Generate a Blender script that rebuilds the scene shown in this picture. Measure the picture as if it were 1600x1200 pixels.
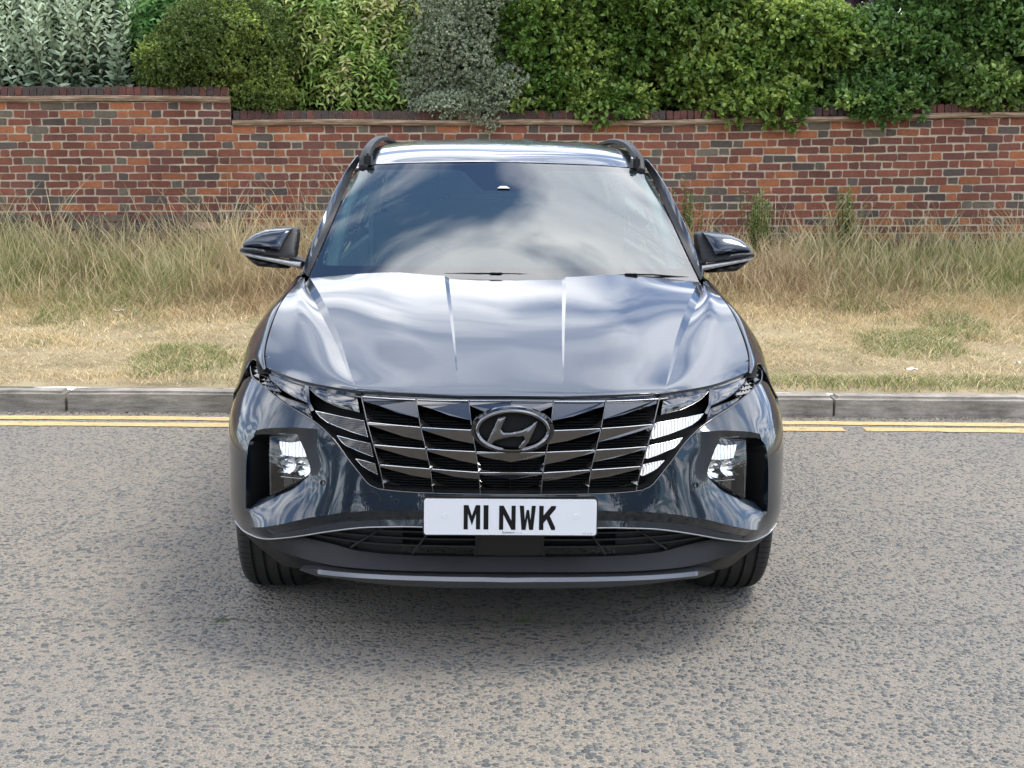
import bpy, bmesh, math, random
import numpy as np
from mathutils import Vector
from mathutils.geometry import delaunay_2d_cdt
R=math.radians; random.seed(7); rng=np.random.default_rng(11)
for o in list(bpy.data.objects): bpy.data.objects.remove(o)
SC=bpy.context.scene; COL=SC.collection
# ---------------------------------------------------------------- camera
cam=bpy.data.cameras.new('camera'); camo=bpy.data.objects.new('camera',cam); COL.objects.link(camo)
cam.sensor_fit='HORIZONTAL'; cam.sensor_width=36; cam.lens=2218/1600*36; cam.clip_start=.1; cam.clip_end=2000
camo.location=(-.0931,-4.169,1.581); camo.rotation_euler=(math.pi/2-.16504,0,-.02484)
SC.camera=camo
# ---------------------------------------------------------------- sky and sun
SUN_EL,SUN_AZ=R(63),R(75)    # azimuth: compass angle measured from +Y clockwise
w=bpy.data.worlds.new("World"); SC.world=w; w.use_nodes=True
nt=w.node_tree; N=nt.nodes; Lk=nt.links; N.clear()
def wn(t,**k):
    n=N.new(t)
    for a,b in k.items(): setattr(n,a,b)
    return n
sky=wn('ShaderNodeTexSky',sky_type='NISHITA'); sky.sun_disc=False; sky.sun_elevation=SUN_EL; sky.sun_rotation=SUN_AZ; sky.air_density=1.0; sky.dust_density=1.0
tc=wn('ShaderNodeTexCoord'); sep=wn('ShaderNodeSeparateXYZ'); Lk.new(tc.outputs['Generated'],sep.inputs[0])
mx=wn('ShaderNodeMath',operation='MAXIMUM'); Lk.new(sep.outputs[2],mx.inputs[0]); mx.inputs[1].default_value=0.0
ad=wn('ShaderNodeMath',operation='ADD'); Lk.new(mx.outputs[0],ad.inputs[0]); ad.inputs[1].default_value=.16
dv=[]
for i in (0,1):
    d=wn('ShaderNodeMath',operation='DIVIDE'); Lk.new(sep.outputs[i],d.inputs[0]); Lk.new(ad.outputs[0],d.inputs[1]); dv.append(d)
cb=wn('ShaderNodeCombineXYZ'); Lk.new(dv[0].outputs[0],cb.inputs[0]); Lk.new(dv[1].outputs[0],cb.inputs[1])
mp=wn('ShaderNodeMapping'); mp.inputs['Location'].default_value=(5.75,3.05,0); mp.inputs['Rotation'].default_value=(0,0,R(6)); mp.inputs['Scale'].default_value=(.62,1.45,1); Lk.new(cb.outputs[0],mp.inputs[0])
n1=wn('ShaderNodeTexNoise'); n1.inputs['Scale'].default_value=2.7; n1.inputs['Detail'].default_value=7; n1.inputs['Roughness'].default_value=.5; n1.inputs['Distortion'].default_value=.35; Lk.new(mp.outputs[0],n1.inputs[0])
cr=wn('ShaderNodeValToRGB'); cr.color_ramp.elements[0].position=.425; cr.color_ramp.elements[0].color=(.02,.02,.02,1); cr.color_ramp.elements[1].position=.575; cr.color_ramp.elements[1].color=(1,1,1,1); Lk.new(n1.outputs[0],cr.inputs[0])
n2=wn('ShaderNodeTexNoise'); n2.inputs['Scale'].default_value=2.6; n2.inputs['Detail'].default_value=6; Lk.new(mp.outputs[0],n2.inputs[0])
cc=wn('ShaderNodeValToRGB'); cc.color_ramp.elements[0].position=.33; cc.color_ramp.elements[0].color=(8.5,9.6,11.8,1); cc.color_ramp.elements[1].position=.68; cc.color_ramp.elements[1].color=(25,25,25,1); Lk.new(n2.outputs[0],cc.inputs[0])
sk2=wn('ShaderNodeMix',data_type='RGBA',blend_type='MULTIPLY'); sk2.inputs[0].default_value=1; Lk.new(sky.outputs[0],sk2.inputs[6]); sk2.inputs[7].default_value=(.62,.90,1.22,1)
mix=wn('ShaderNodeMix',data_type='RGBA'); Lk.new(cr.outputs[0],mix.inputs[0]); Lk.new(sk2.outputs[2],mix.inputs[6]); Lk.new(cc.outputs[0],mix.inputs[7])
bg=wn('ShaderNodeBackground'); bg.inputs[1].default_value=.10; Lk.new(mix.outputs[2],bg.inputs[0])
wo=wn('ShaderNodeOutputWorld'); Lk.new(bg.outputs[0],wo.inputs[0])
sl=bpy.data.lights.new('sun','SUN'); sl.energy=1.5; sl.angle=R(20); sl.color=(1,.93,.82)
so=bpy.data.objects.new('sun',sl); COL.objects.link(so)
sd=Vector((math.sin(SUN_AZ)*math.cos(SUN_EL),math.cos(SUN_AZ)*math.cos(SUN_EL),math.sin(SUN_EL)))
so.rotation_euler=sd.to_track_quat('Z','Y').to_euler(); so.location=(0,-6,12)
VS=SC.view_settings; SC.display_settings.display_device='sRGB'; VS.view_transform='Standard'; VS.look='None'; VS.exposure=0.93; VS.gamma=1
SC.cycles.max_bounces=10; SC.cycles.transparent_max_bounces=24; SC.cycles.caustics_reflective=False; SC.cycles.caustics_refractive=False
# ---------------------------------------------------------------- tagging
def tag(o,label=None,cat=None,group=None,kind=None):
    if label: o['label']=label
    if cat: o['category']=cat
    if group: o['group']=group
    if kind: o['kind']=kind
    return o
def empty(name,loc=(0,0,0),rot=(0,0,0),parent=None):
    o=bpy.data.objects.new(name,None); COL.objects.link(o); o.location=loc; o.rotation_euler=rot; o.parent=parent; o.empty_display_size=.2
    return o
# ---------------------------------------------------------------- materials
def mat(name,col,rough=.5,metal=0,coat=0,**k):
    m=bpy.data.materials.new(name); m.use_nodes=True; b=m.node_tree.nodes['Principled BSDF']
    b.inputs['Base Color'].default_value=(*col,1); b.inputs['Roughness'].default_value=rough; b.inputs['Metallic'].default_value=metal
    b.inputs['Coat Weight'].default_value=coat; b.inputs['Coat Roughness'].default_value=.02
    for a,v in k.items(): b.inputs[a.replace('_',' ')].default_value=v
    return m
def nd(m,t,**k):
    n=m.node_tree.nodes.new(t)
    for a,b in k.items(): setattr(n,a,b)
    return n
def lk(m,a,b): m.node_tree.links.new(a,b)
def bs(m): return m.node_tree.nodes['Principled BSDF']
def noise(m,scale,detail=4,rough=.5,vec=None,out=0):
    n=nd(m,'ShaderNodeTexNoise'); n.inputs['Scale'].default_value=scale; n.inputs['Detail'].default_value=detail; n.inputs['Roughness'].default_value=rough
    if vec is None:
        t=nd(m,'ShaderNodeTexCoord'); vec=t.outputs['Object']
    lk(m,vec,n.inputs['Vector']); return n.outputs[out]
def ramp(m,src,stops):
    r=nd(m,'ShaderNodeValToRGB'); e=r.color_ramp.elements
    while len(e)<len(stops): e.new(.5)
    for i,(p,c) in enumerate(stops): e[i].position=p; e[i].color=(*c,1) if len(c)==3 else c
    lk(m,src,r.inputs[0]); return r.outputs[0]
def bump(m,src,strength,dist):
    b=nd(m,'ShaderNodeBump'); b.inputs['Strength'].default_value=strength; b.inputs['Distance'].default_value=dist
    lk(m,src,b.inputs['Height']); return b
def mixc(m,fac,a,b,mode='MIX'):
    x=nd(m,'ShaderNodeMix',data_type='RGBA',blend_type=mode)
    for s,v in ((0,fac),(6,a),(7,b)):
        if hasattr(v,'is_output'): lk(m,v,x.inputs[s])
        else: x.inputs[s].default_value=v if s==0 else (*v,1)
    return x.outputs[2]
M={}
# paint: dark teal-blue metallic under clear coat, with flake noise
m=M['paint']=mat('car_paint',(.010,.024,.040),.30,.6,1.0)
fl=noise(m,2600,2,.6); fc=ramp(m,fl,[(.35,(.0013,.0060,.0130)),(.62,(.0030,.0120,.0255))]); lk(m,fc,bs(m).inputs['Base Color'])
bs(m).inputs['Coat IOR'].default_value=1.52
M['gloss_black']=mat('gloss_black',(.006,.006,.007),.06,0,.6)
M['black']=mat('matt_black',(.004,.004,.0045),.6,Specular_IOR_Level=.2)
M['void']=mat('void_black',(.002,.002,.002),.9)
m=M['plastic']=mat('grained_plastic',(.0065,.0068,.0075),.48,Specular_IOR_Level=.35)
lk(m,bump(m,noise(m,900,2),.25,.002).outputs[0],bs(m).inputs['Normal'])
M['darkchrome']=mat('dark_chrome',(.15,.147,.145),.11,1.0)
M['badgechrome']=mat('badge_chrome',(.16,.16,.163),.09,1.0)
M['chrome']=mat('chrome',(.75,.75,.74),.07,1.0)
M['satin']=mat('satin_silver',(.36,.36,.36),.30,.9)
M['skid']=mat('silver_paint',(.13,.135,.145),.30,.7)
m=M['rubber']=mat('tyre_rubber',(.022,.021,.020),.75)
dn=noise(m,7,5); lk(m,ramp(m,dn,[(.35,(.010,.010,.010)),(.7,(.028,.026,.023))]),bs(m).inputs['Base Color'])
M['alloy']=mat('alloy',(.35,.35,.36),.3,.9)
M['white']=mat('plate_white',(.68,.69,.71),.35,0,.1)
M['ink']=mat('plate_black',(.004,.004,.004),.5,0,0,Specular_IOR_Level=.2)
M['seat']=mat('seat_cloth',(.13,.13,.13),.85)
M['dash']=mat('dashboard',(.10,.105,.105),.7)
M['lining']=mat('cabin_lining',(.62,.64,.62),.9)
M['frit']=mat('glass_border',(.012,.012,.014),.5)
M['reflector']=mat('reflector',(.85,.86,.88),.08,1.0)
def emat(name,col,st,base=(.8,.8,.8)):
    m=mat(name,base,.2); bs(m).inputs['Emission Color'].default_value=(*col,1); bs(m).inputs['Emission Strength'].default_value=st; return m
M['lamp_on']=emat('led_lit',(.86,.93,1),.62,(.15,.15,.16))
def bands(m,scale,dist,stops,dr='X'):
    v=nd(m,'ShaderNodeTexWave',bands_direction=dr); v.inputs['Scale'].default_value=scale; v.inputs['Distortion'].default_value=dist; v.inputs['Detail'].default_value=2; t=nd(m,'ShaderNodeTexCoord'); lk(m,t.outputs['Object'],v.inputs['Vector']); lk(m,ramp(m,v.outputs[1],stops),bs(m).inputs['Emission Color'])
bands(M['lamp_on'],26,3.0,[(.1,(.35,.40,.46)),(.55,(1.1,1.16,1.22))])
M['drl_on']=emat('drl_lit',(.9,.96,1),.60,(.12,.12,.12)); bands(M['drl_on'],34,1.5,[(.08,(.22,.24,.25)),(.4,(1,1.03,1.05))])
m=M['drl_off']=mat('drl_unlit',(.07,.066,.062),.2,.85,.6)
wv=nd(m,'ShaderNodeTexWave',bands_direction='Z'); wv.inputs['Scale'].default_value=60; t=nd(m,'ShaderNodeTexCoord'); lk(m,t.outputs['Object'],wv.inputs['Vector'])
lk(m,bump(m,wv.outputs[1],.5,.002).outputs[0],bs(m).inputs['Normal'])
def glassmat(name,ior,tint,rough=.0):
    m=bpy.data.materials.new(name); m.use_nodes=True; T=m.node_tree; T.nodes.clear()
    o=T.nodes.new('ShaderNodeOutputMaterial'); mx=T.nodes.new('ShaderNodeMixShader'); f=T.nodes.new('ShaderNodeFresnel'); f.inputs[0].default_value=ior
    tr=T.nodes.new('ShaderNodeBsdfTransparent'); tr.inputs[0].default_value=(*tint,1); g=T.nodes.new('ShaderNodeBsdfGlossy'); g.inputs['Roughness'].default_value=rough
    g.inputs[0].default_value=(1,1,1,1)
    T.links.new(f.outputs[0],mx.inputs[0]); T.links.new(tr.outputs[0],mx.inputs[1]); T.links.new(g.outputs[0],mx.inputs[2]); T.links.new(mx.outputs[0],o.inputs[0])
    return m
M['glass']=glassmat('windscreen_glass',1.95,(.78,.92,.88))
M['sideglass']=glassmat('side_glass',1.6,(.35,.40,.38))
m=M['haze_glass']=glassmat('painted_haze',1.02,(.80,.95,.91)); T_=m.node_tree; df=T_.nodes.new('ShaderNodeBsdfDiffuse'); df.inputs[0].default_value=(.50,.70,.70,1)  # pale diffuse share paints a light haze over the dark cabin
mx2=T_.nodes.new('ShaderNodeMixShader'); mx2.inputs[0].default_value=.19; o_=[n for n in T_.nodes if n.type=='OUTPUT_MATERIAL'][0]; src=o_.inputs[0].links[0].from_socket
T_.links.new(src,mx2.inputs[1]); T_.links.new(df.outputs[0],mx2.inputs[2]); T_.links.new(mx2.outputs[0],o_.inputs[0])
M['lens']=glassmat('lamp_lens',1.5,(.97,.97,.97))
# ---------------------------------------------------------------- mesh helpers
def link(name,me,mats,parent=None,smooth=None):
    for x in (mats if isinstance(mats,(list,tuple)) else [mats]): me.materials.append(M[x] if isinstance(x,str) else x)
    o=bpy.data.objects.new(name,me); COL.objects.link(o); o.parent=parent
    if smooth is not None:
        me.polygons.foreach_set('use_smooth',[True]*len(me.polygons))
        if smooth<180: me.set_sharp_from_angle(angle=R(smooth))
    return o
def pyd(name,v,f,mats,parent=None,smooth=None,mi=None):
    me=bpy.data.meshes.new(name); me.from_pydata([tuple(map(float,a)) for a in v],[],[tuple(map(int,a)) for a in f]); me.update()
    if mi is not None: me.polygons.foreach_set('material_index',mi)
    return link(name,me,mats,parent,smooth)
class MB:
    def __init__(s): s.v=[];s.f=[];s.m=[]
    def add(s,v,f,m=0):
        b=len(s.v); s.v+= [tuple(map(float,a)) for a in v]; s.f+=[tuple(b+i for i in q) for q in f]; s.m+=[m]*len(f); return s
    def mirror(s):
        n=len(s.v); s.v+=[(-x,y,z) for x,y,z in s.v]; s.f+=[tuple(n+i for i in reversed(q)) for q in s.f]; s.m+=s.m[:]; return s
    def flip(s):
        s.v=[(-x,y,z) for x,y,z in s.v]; s.f=[tuple(reversed(q)) for q in s.f]; return s
    def box(s,c,d,m=0,bev=0,rot=0):
        bm=bmesh.new(); bmesh.ops.create_cube(bm,size=1)
        for q in bm.verts: q.co=Vector((q.co.x*d[0],q.co.y*d[1],q.co.z*d[2]))
        if bev: bmesh.ops.bevel(bm,geom=bm.edges[:],offset=bev,segments=2,affect='EDGES')
        cs,sn=math.cos(rot),math.sin(rot)
        v=[(c[0]+q.co.x,c[1]+q.co.y*cs-q.co.z*sn,c[2]+q.co.y*sn+q.co.z*cs) for q in bm.verts]
        bm.verts.index_update(); f=[[q.index for q in g.verts] for g in bm.faces]; bm.free(); return s.add(v,f,m)
    def tube(s,pts,r,seg=8,m=0,cap=True):
        P=[Vector(p) for p in pts]; n=len(P); rr=r if hasattr(r,'__len__') else [r]*n
        v=[];f=[]; up=None
        for i,p in enumerate(P):
            d=(P[min(i+1,n-1)]-P[max(i-1,0)]).normalized()
            if up is None: up=d.orthogonal().normalized()
            up=(up-d*up.dot(d)).normalized(); bb=d.cross(up)
            for k in range(seg):
                a=2*math.pi*k/seg; v.append(p+(up*math.cos(a)+bb*math.sin(a))*rr[i])
        for i in range(n-1):
            for k in range(seg):
                a=i*seg+k;b=i*seg+(k+1)%seg; f.append((a,b,b+seg,a+seg))
        if cap: f+= [tuple(reversed(range(seg))),tuple((n-1)*seg+k for k in range(seg))]
        return s.add(v,f,m)
    def prism(s,poly,y0,y1,m=0):   # poly in (x,z), extruded along y
        n=len(poly); area=sum(poly[i][0]*poly[(i+1)%n][1]-poly[(i+1)%n][0]*poly[i][1] for i in range(n))
        if area<0: poly=poly[::-1]
        v=[(x,y0,z) for x,z in poly]+[(x,y1,z) for x,z in poly]
        f=[tuple(range(n)),tuple(reversed(range(n,2*n)))]+[(i+n,(i+1)%n+n,(i+1)%n,i)[::1] for i in range(n)]
        return s.add(v,f,m)
    def lathe(s,prof,seg=48,m=0,axis='x',c=(0,0,0)):
        v=[];f=[];n=len(prof)
        for k in range(seg):
            a=2*math.pi*k/seg
            for (t,r) in prof: v.append((c[0]+t,c[1]+r*math.cos(a),c[2]+r*math.sin(a)))
        for k in range(seg):
            for i in range(n-1):
                a=k*n+i;b=((k+1)%seg)*n+i; f.append((a,a+1,b+1,b))
        return s.add(v,f,m)
    def build(s,name,mats,parent=None,smooth=None,merge=0):
        o=pyd(name,s.v,s.f,mats,parent,None,s.m)
        if merge:
            bm=bmesh.new(); bm.from_mesh(o.data); bmesh.ops.remove_doubles(bm,verts=bm.verts[:],dist=merge); bm.to_mesh(o.data); bm.free()
        if smooth is not None:
            o.data.polygons.foreach_set('use_smooth',[True]*len(o.data.polygons))
            if smooth<180: o.data.set_sharp_from_angle(angle=R(smooth))
        return o
def soften(o,ang=28,it=4):
    me=o.data; nf=len(me.polygons); N_=np.empty(nf*3); me.polygons.foreach_get('normal',N_); N_=N_.reshape(-1,3); A_=np.empty(nf); me.polygons.foreach_get('area',A_)
    ek={}; vf=[[] for _ in me.vertices]
    for p in me.polygons:
        for k in p.edge_keys: ek.setdefault(k,[]).append(p.index)
        for v in p.vertices: vf[v].append(p.index)
    cs=math.cos(R(ang)); pr=np.array([l for l in ek.values() if len(l)==2]); ok=(N_[pr[:,0]]*N_[pr[:,1]]).sum(1)>cs; pr=pr[ok]
    raw=N_.copy(); Wt=(A_+1e-9)[:,None]; S_=N_.copy()
    for _ in range(it):
        acc=S_*Wt; w=Wt.copy()
        np.add.at(acc,pr[:,0],S_[pr[:,1]]*Wt[pr[:,1]]); np.add.at(acc,pr[:,1],S_[pr[:,0]]*Wt[pr[:,0]])
        S_=acc/(np.linalg.norm(acc,axis=1)[:,None]+1e-12)
    out=[]
    for p in me.polygons:
        for v in p.vertices:
            g=vf[v]; q=raw[g]@raw[p.index]>cs; n=(S_[g][q]*(A_[g][q]+1e-9)[:,None]).sum(0); out.append(n/(np.linalg.norm(n)+1e-12))
    me.polygons.foreach_set('use_smooth',[True]*nf); me.normals_split_custom_set([tuple(map(float,x)) for x in out])
def cr_(P,t):  # Catmull-Rom along axis 0 at parameter t (array)
    n=len(P); i=np.clip(np.floor(t).astype(int),0,n-2); u=(t-i)
    g=lambda k:P[np.clip(k,0,n-1)]
    p0=np.where((i-1<0).reshape(-1,*[1]*(P.ndim-1)),2*g(i)-g(i+1),g(i-1)); p3=np.where((i+2>n-1).reshape(-1,*[1]*(P.ndim-1)),2*g(i+1)-g(i),g(i+2)); p1=g(i);p2=g(i+1)
    u=u.reshape(-1,*[1]*(P.ndim-1))
    return .5*(2*p1+(p2-p0)*u+(2*p0-5*p1+4*p2-p3)*u*u+(3*p1-p0-3*p2+p3)*u**3)
def nat_(P,t):
    n=len(P); P=np.asarray(P,float)
    if n<4: return cr_(P,t)
    A=np.zeros((n,n)); Bm=np.zeros_like(P)
    A[0,0]=A[0,2]=1;A[0,1]=-2; A[-1,-1]=A[-1,-3]=1;A[-1,-2]=-2
    for i in range(1,n-1): A[i,i-1]=A[i,i+1]=1;A[i,i]=4;Bm[i]=6*(P[i+1]-2*P[i]+P[i-1])
    Mq=np.linalg.solve(A,Bm.reshape(n,-1)).reshape(P.shape)
    i=np.clip(np.floor(t).astype(int),0,n-2); b=(t-i).reshape(-1,*[1]*(P.ndim-1)); a_=1-b
    return a_*P[i]+b*P[i+1]+((a_**3-a_)*Mq[i]+(b**3-b)*Mq[i+1])/6
def net(P,nu,nv):   # P rows x cols x 3 -> grid verts, faces
    P=np.array(P,float); Q=nat_(P,np.linspace(0,len(P)-1,nu)); Q=nat_(Q.transpose(1,0,2),np.linspace(0,P.shape[1]-1,nv)).transpose(1,0,2)
    v=Q.reshape(-1,3); f=[(i*nv+j,i*nv+j+1,(i+1)*nv+j+1,(i+1)*nv+j) for i in range(nu-1) for j in range(nv-1)]
    return v,f
def resample(pts,step):
    out=[]
    for a,b in zip(pts[:-1],pts[1:]):
        n=max(1,int(math.ceil(math.dist(a[:2],b[:2])/step)))
        for k in range(n): out.append(tuple(a[i]+(b[i]-a[i])*k/n for i in range(len(a))))
    out.append(tuple(pts[-1])); return out
def smoothline(pts,n=6):
    P=np.array(pts,float); return [tuple(p) for p in cr_(P,np.linspace(0,len(P)-1,(len(P)-1)*n+1))]
def inpoly(x,y,poly):
    c=np.zeros(len(x),bool); P=np.array([p[:2] for p in poly]); j=len(P)-1
    for i in range(len(P)):
        a=((P[i,1]>y)!=(P[j,1]>y)); d=P[j,1]-P[i,1]; d=d if abs(d)>1e-12 else 1e-12
        c^= a&(x<(P[j,0]-P[i,0])*(y-P[i,1])/d+P[i,0]); j=i
    return c
def cdt(outline,holes=(),lines=(),h=.012,closed_default=0.):
    """points may carry a third value (offset). returns pts(n,2), faces, off array with nan where free, boundary loops"""
    pts=[];off=[];edges=[]
    def addl(L,closed,dflt):
        L=[tuple(p) if len(p)>2 else (p[0],p[1],dflt) for p in L]; L=resample((L+[L[0]] if closed else L),h)
        if closed: L=L[:-1]
        b=len(pts)
        for p in L: pts.append(p[:2]); off.append(p[2] if len(p)>2 else dflt)
        n=len(L)
        for i in range(n-1+(1 if closed else 0)): edges.append((b+i,b+(i+1)%n))
        return b,n
    loops=[addl(outline,True,closed_default)]
    for hl in holes: loops.append(addl(hl,True,closed_default))
    for l in lines: addl(l,False,0.)
    P=np.array([p for p in pts]); lo=P.min(0);hi=P.max(0)
    gx,gy=np.meshgrid(np.arange(lo[0]+h/2,hi[0],h),np.arange(lo[1]+h/2,hi[1],h)); gx=gx+ (np.arange(gx.shape[0])%2)[:,None]*h/2
    gx=gx.ravel();gy=gy.ravel(); ok=inpoly(gx,gy,outline)
    for hl in holes: ok&=~inpoly(gx,gy,hl)
    G=np.stack([gx[ok],gy[ok]],1)
    if len(G):
        d=np.min(((G[:,None,:]-P[None,:,:])**2).sum(2),1); G=G[d>(.45*h)**2]
    allp=[Vector(p) for p in P]+[Vector(p) for p in G]
    vo,eo,fo,ov,oe,of=delaunay_2d_cdt(allp,edges,[],0,1e-6)
    V=np.array([v[:] for v in vo]); O=np.full(len(V),np.nan); fixed=np.array(off)
    for i,src in enumerate(ov):
        s=[k for k in src if k<len(fixed)]
        if s: O[i]=fixed[s[0]]
    F=np.array([f for f in fo]); c=V[F].mean(1); ok=inpoly(c[:,0],c[:,1],outline)
    for hl in holes: ok&=~inpoly(c[:,0],c[:,1],hl)
    F=F[ok]
    a=V[F[:,1]]-V[F[:,0]];b=V[F[:,2]]-V[F[:,0]]; fl=(a[:,0]*b[:,1]-a[:,1]*b[:,0])<0; F[fl]=F[fl][:,::-1]
    ar=abs(a[:,0]*b[:,1]-a[:,1]*b[:,0]); F=F[ar>1e-9]
    return V,F,O
def harmonic(V,F,O,rhs=0.,src=None):
    free=np.isnan(O); idx=-np.ones(len(V),int); used=np.zeros(len(V),bool); used[F.ravel()]=True
    free&=used; idx[free]=np.arange(free.sum()); n=free.sum(); O=np.nan_to_num(O)
    if n==0: return O
    A=np.zeros((n,n)); B=np.full(n,float(rhs)); E=set()
    # cotangent weights
    W={}
    for (i,j,k) in F:
        for a,b,c in ((i,j,k),(j,k,i),(k,i,j)):
            u=V[a]-V[c];v=V[b]-V[c]; cr=abs(u[0]*v[1]-u[1]*v[0])+1e-12; W[(min(a,b),max(a,b))]=W.get((min(a,b),max(a,b)),0)+max(.5*(u@v)/cr,.02)
    if rhs: 
        B[:]=0
        for (i,j,k) in F:
            ar=.5*abs((V[j]-V[i])[0]*(V[k]-V[i])[1]-(V[j]-V[i])[1]*(V[k]-V[i])[0])/3
            for q in (i,j,k):
                if idx[q]>=0: B[idx[q]]+=ar*rhs
    for (a,b),w_ in W.items():
        for p,q in ((a,b),(b,a)):
            if idx[p]>=0:
                A[idx[p],idx[p]]+=w_
                if idx[q]>=0: A[idx[p],idx[q]]-=w_
                else: B[idx[p]]+=w_*O[q]
    x=np.linalg.solve(A,B); O=O.copy(); O[free]=x; return O
def flange(V3,F,depth,dirs):
    """walls inward along every boundary edge of the patch"""
    cnt={}
    for f in F:
        for a,b in ((f[0],f[1]),(f[1],f[2]),(f[2],f[0])):
            k=(min(a,b),max(a,b)); cnt.setdefault(k,[]).append((a,b))
    nv=[];nf=[];mp={}
    for k,l in cnt.items():
        if len(l)==1:
            a,b=l[0]
            if abs(V3[a][0])<1e-4 and abs(V3[b][0])<1e-4: continue
            for q in (a,b):
                if q not in mp: mp[q]=len(V3)+len(nv); nv.append(V3[q]+dirs[q]*depth)
            nf.append((b,a,mp[a],mp[b]))
    return nv,nf
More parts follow.
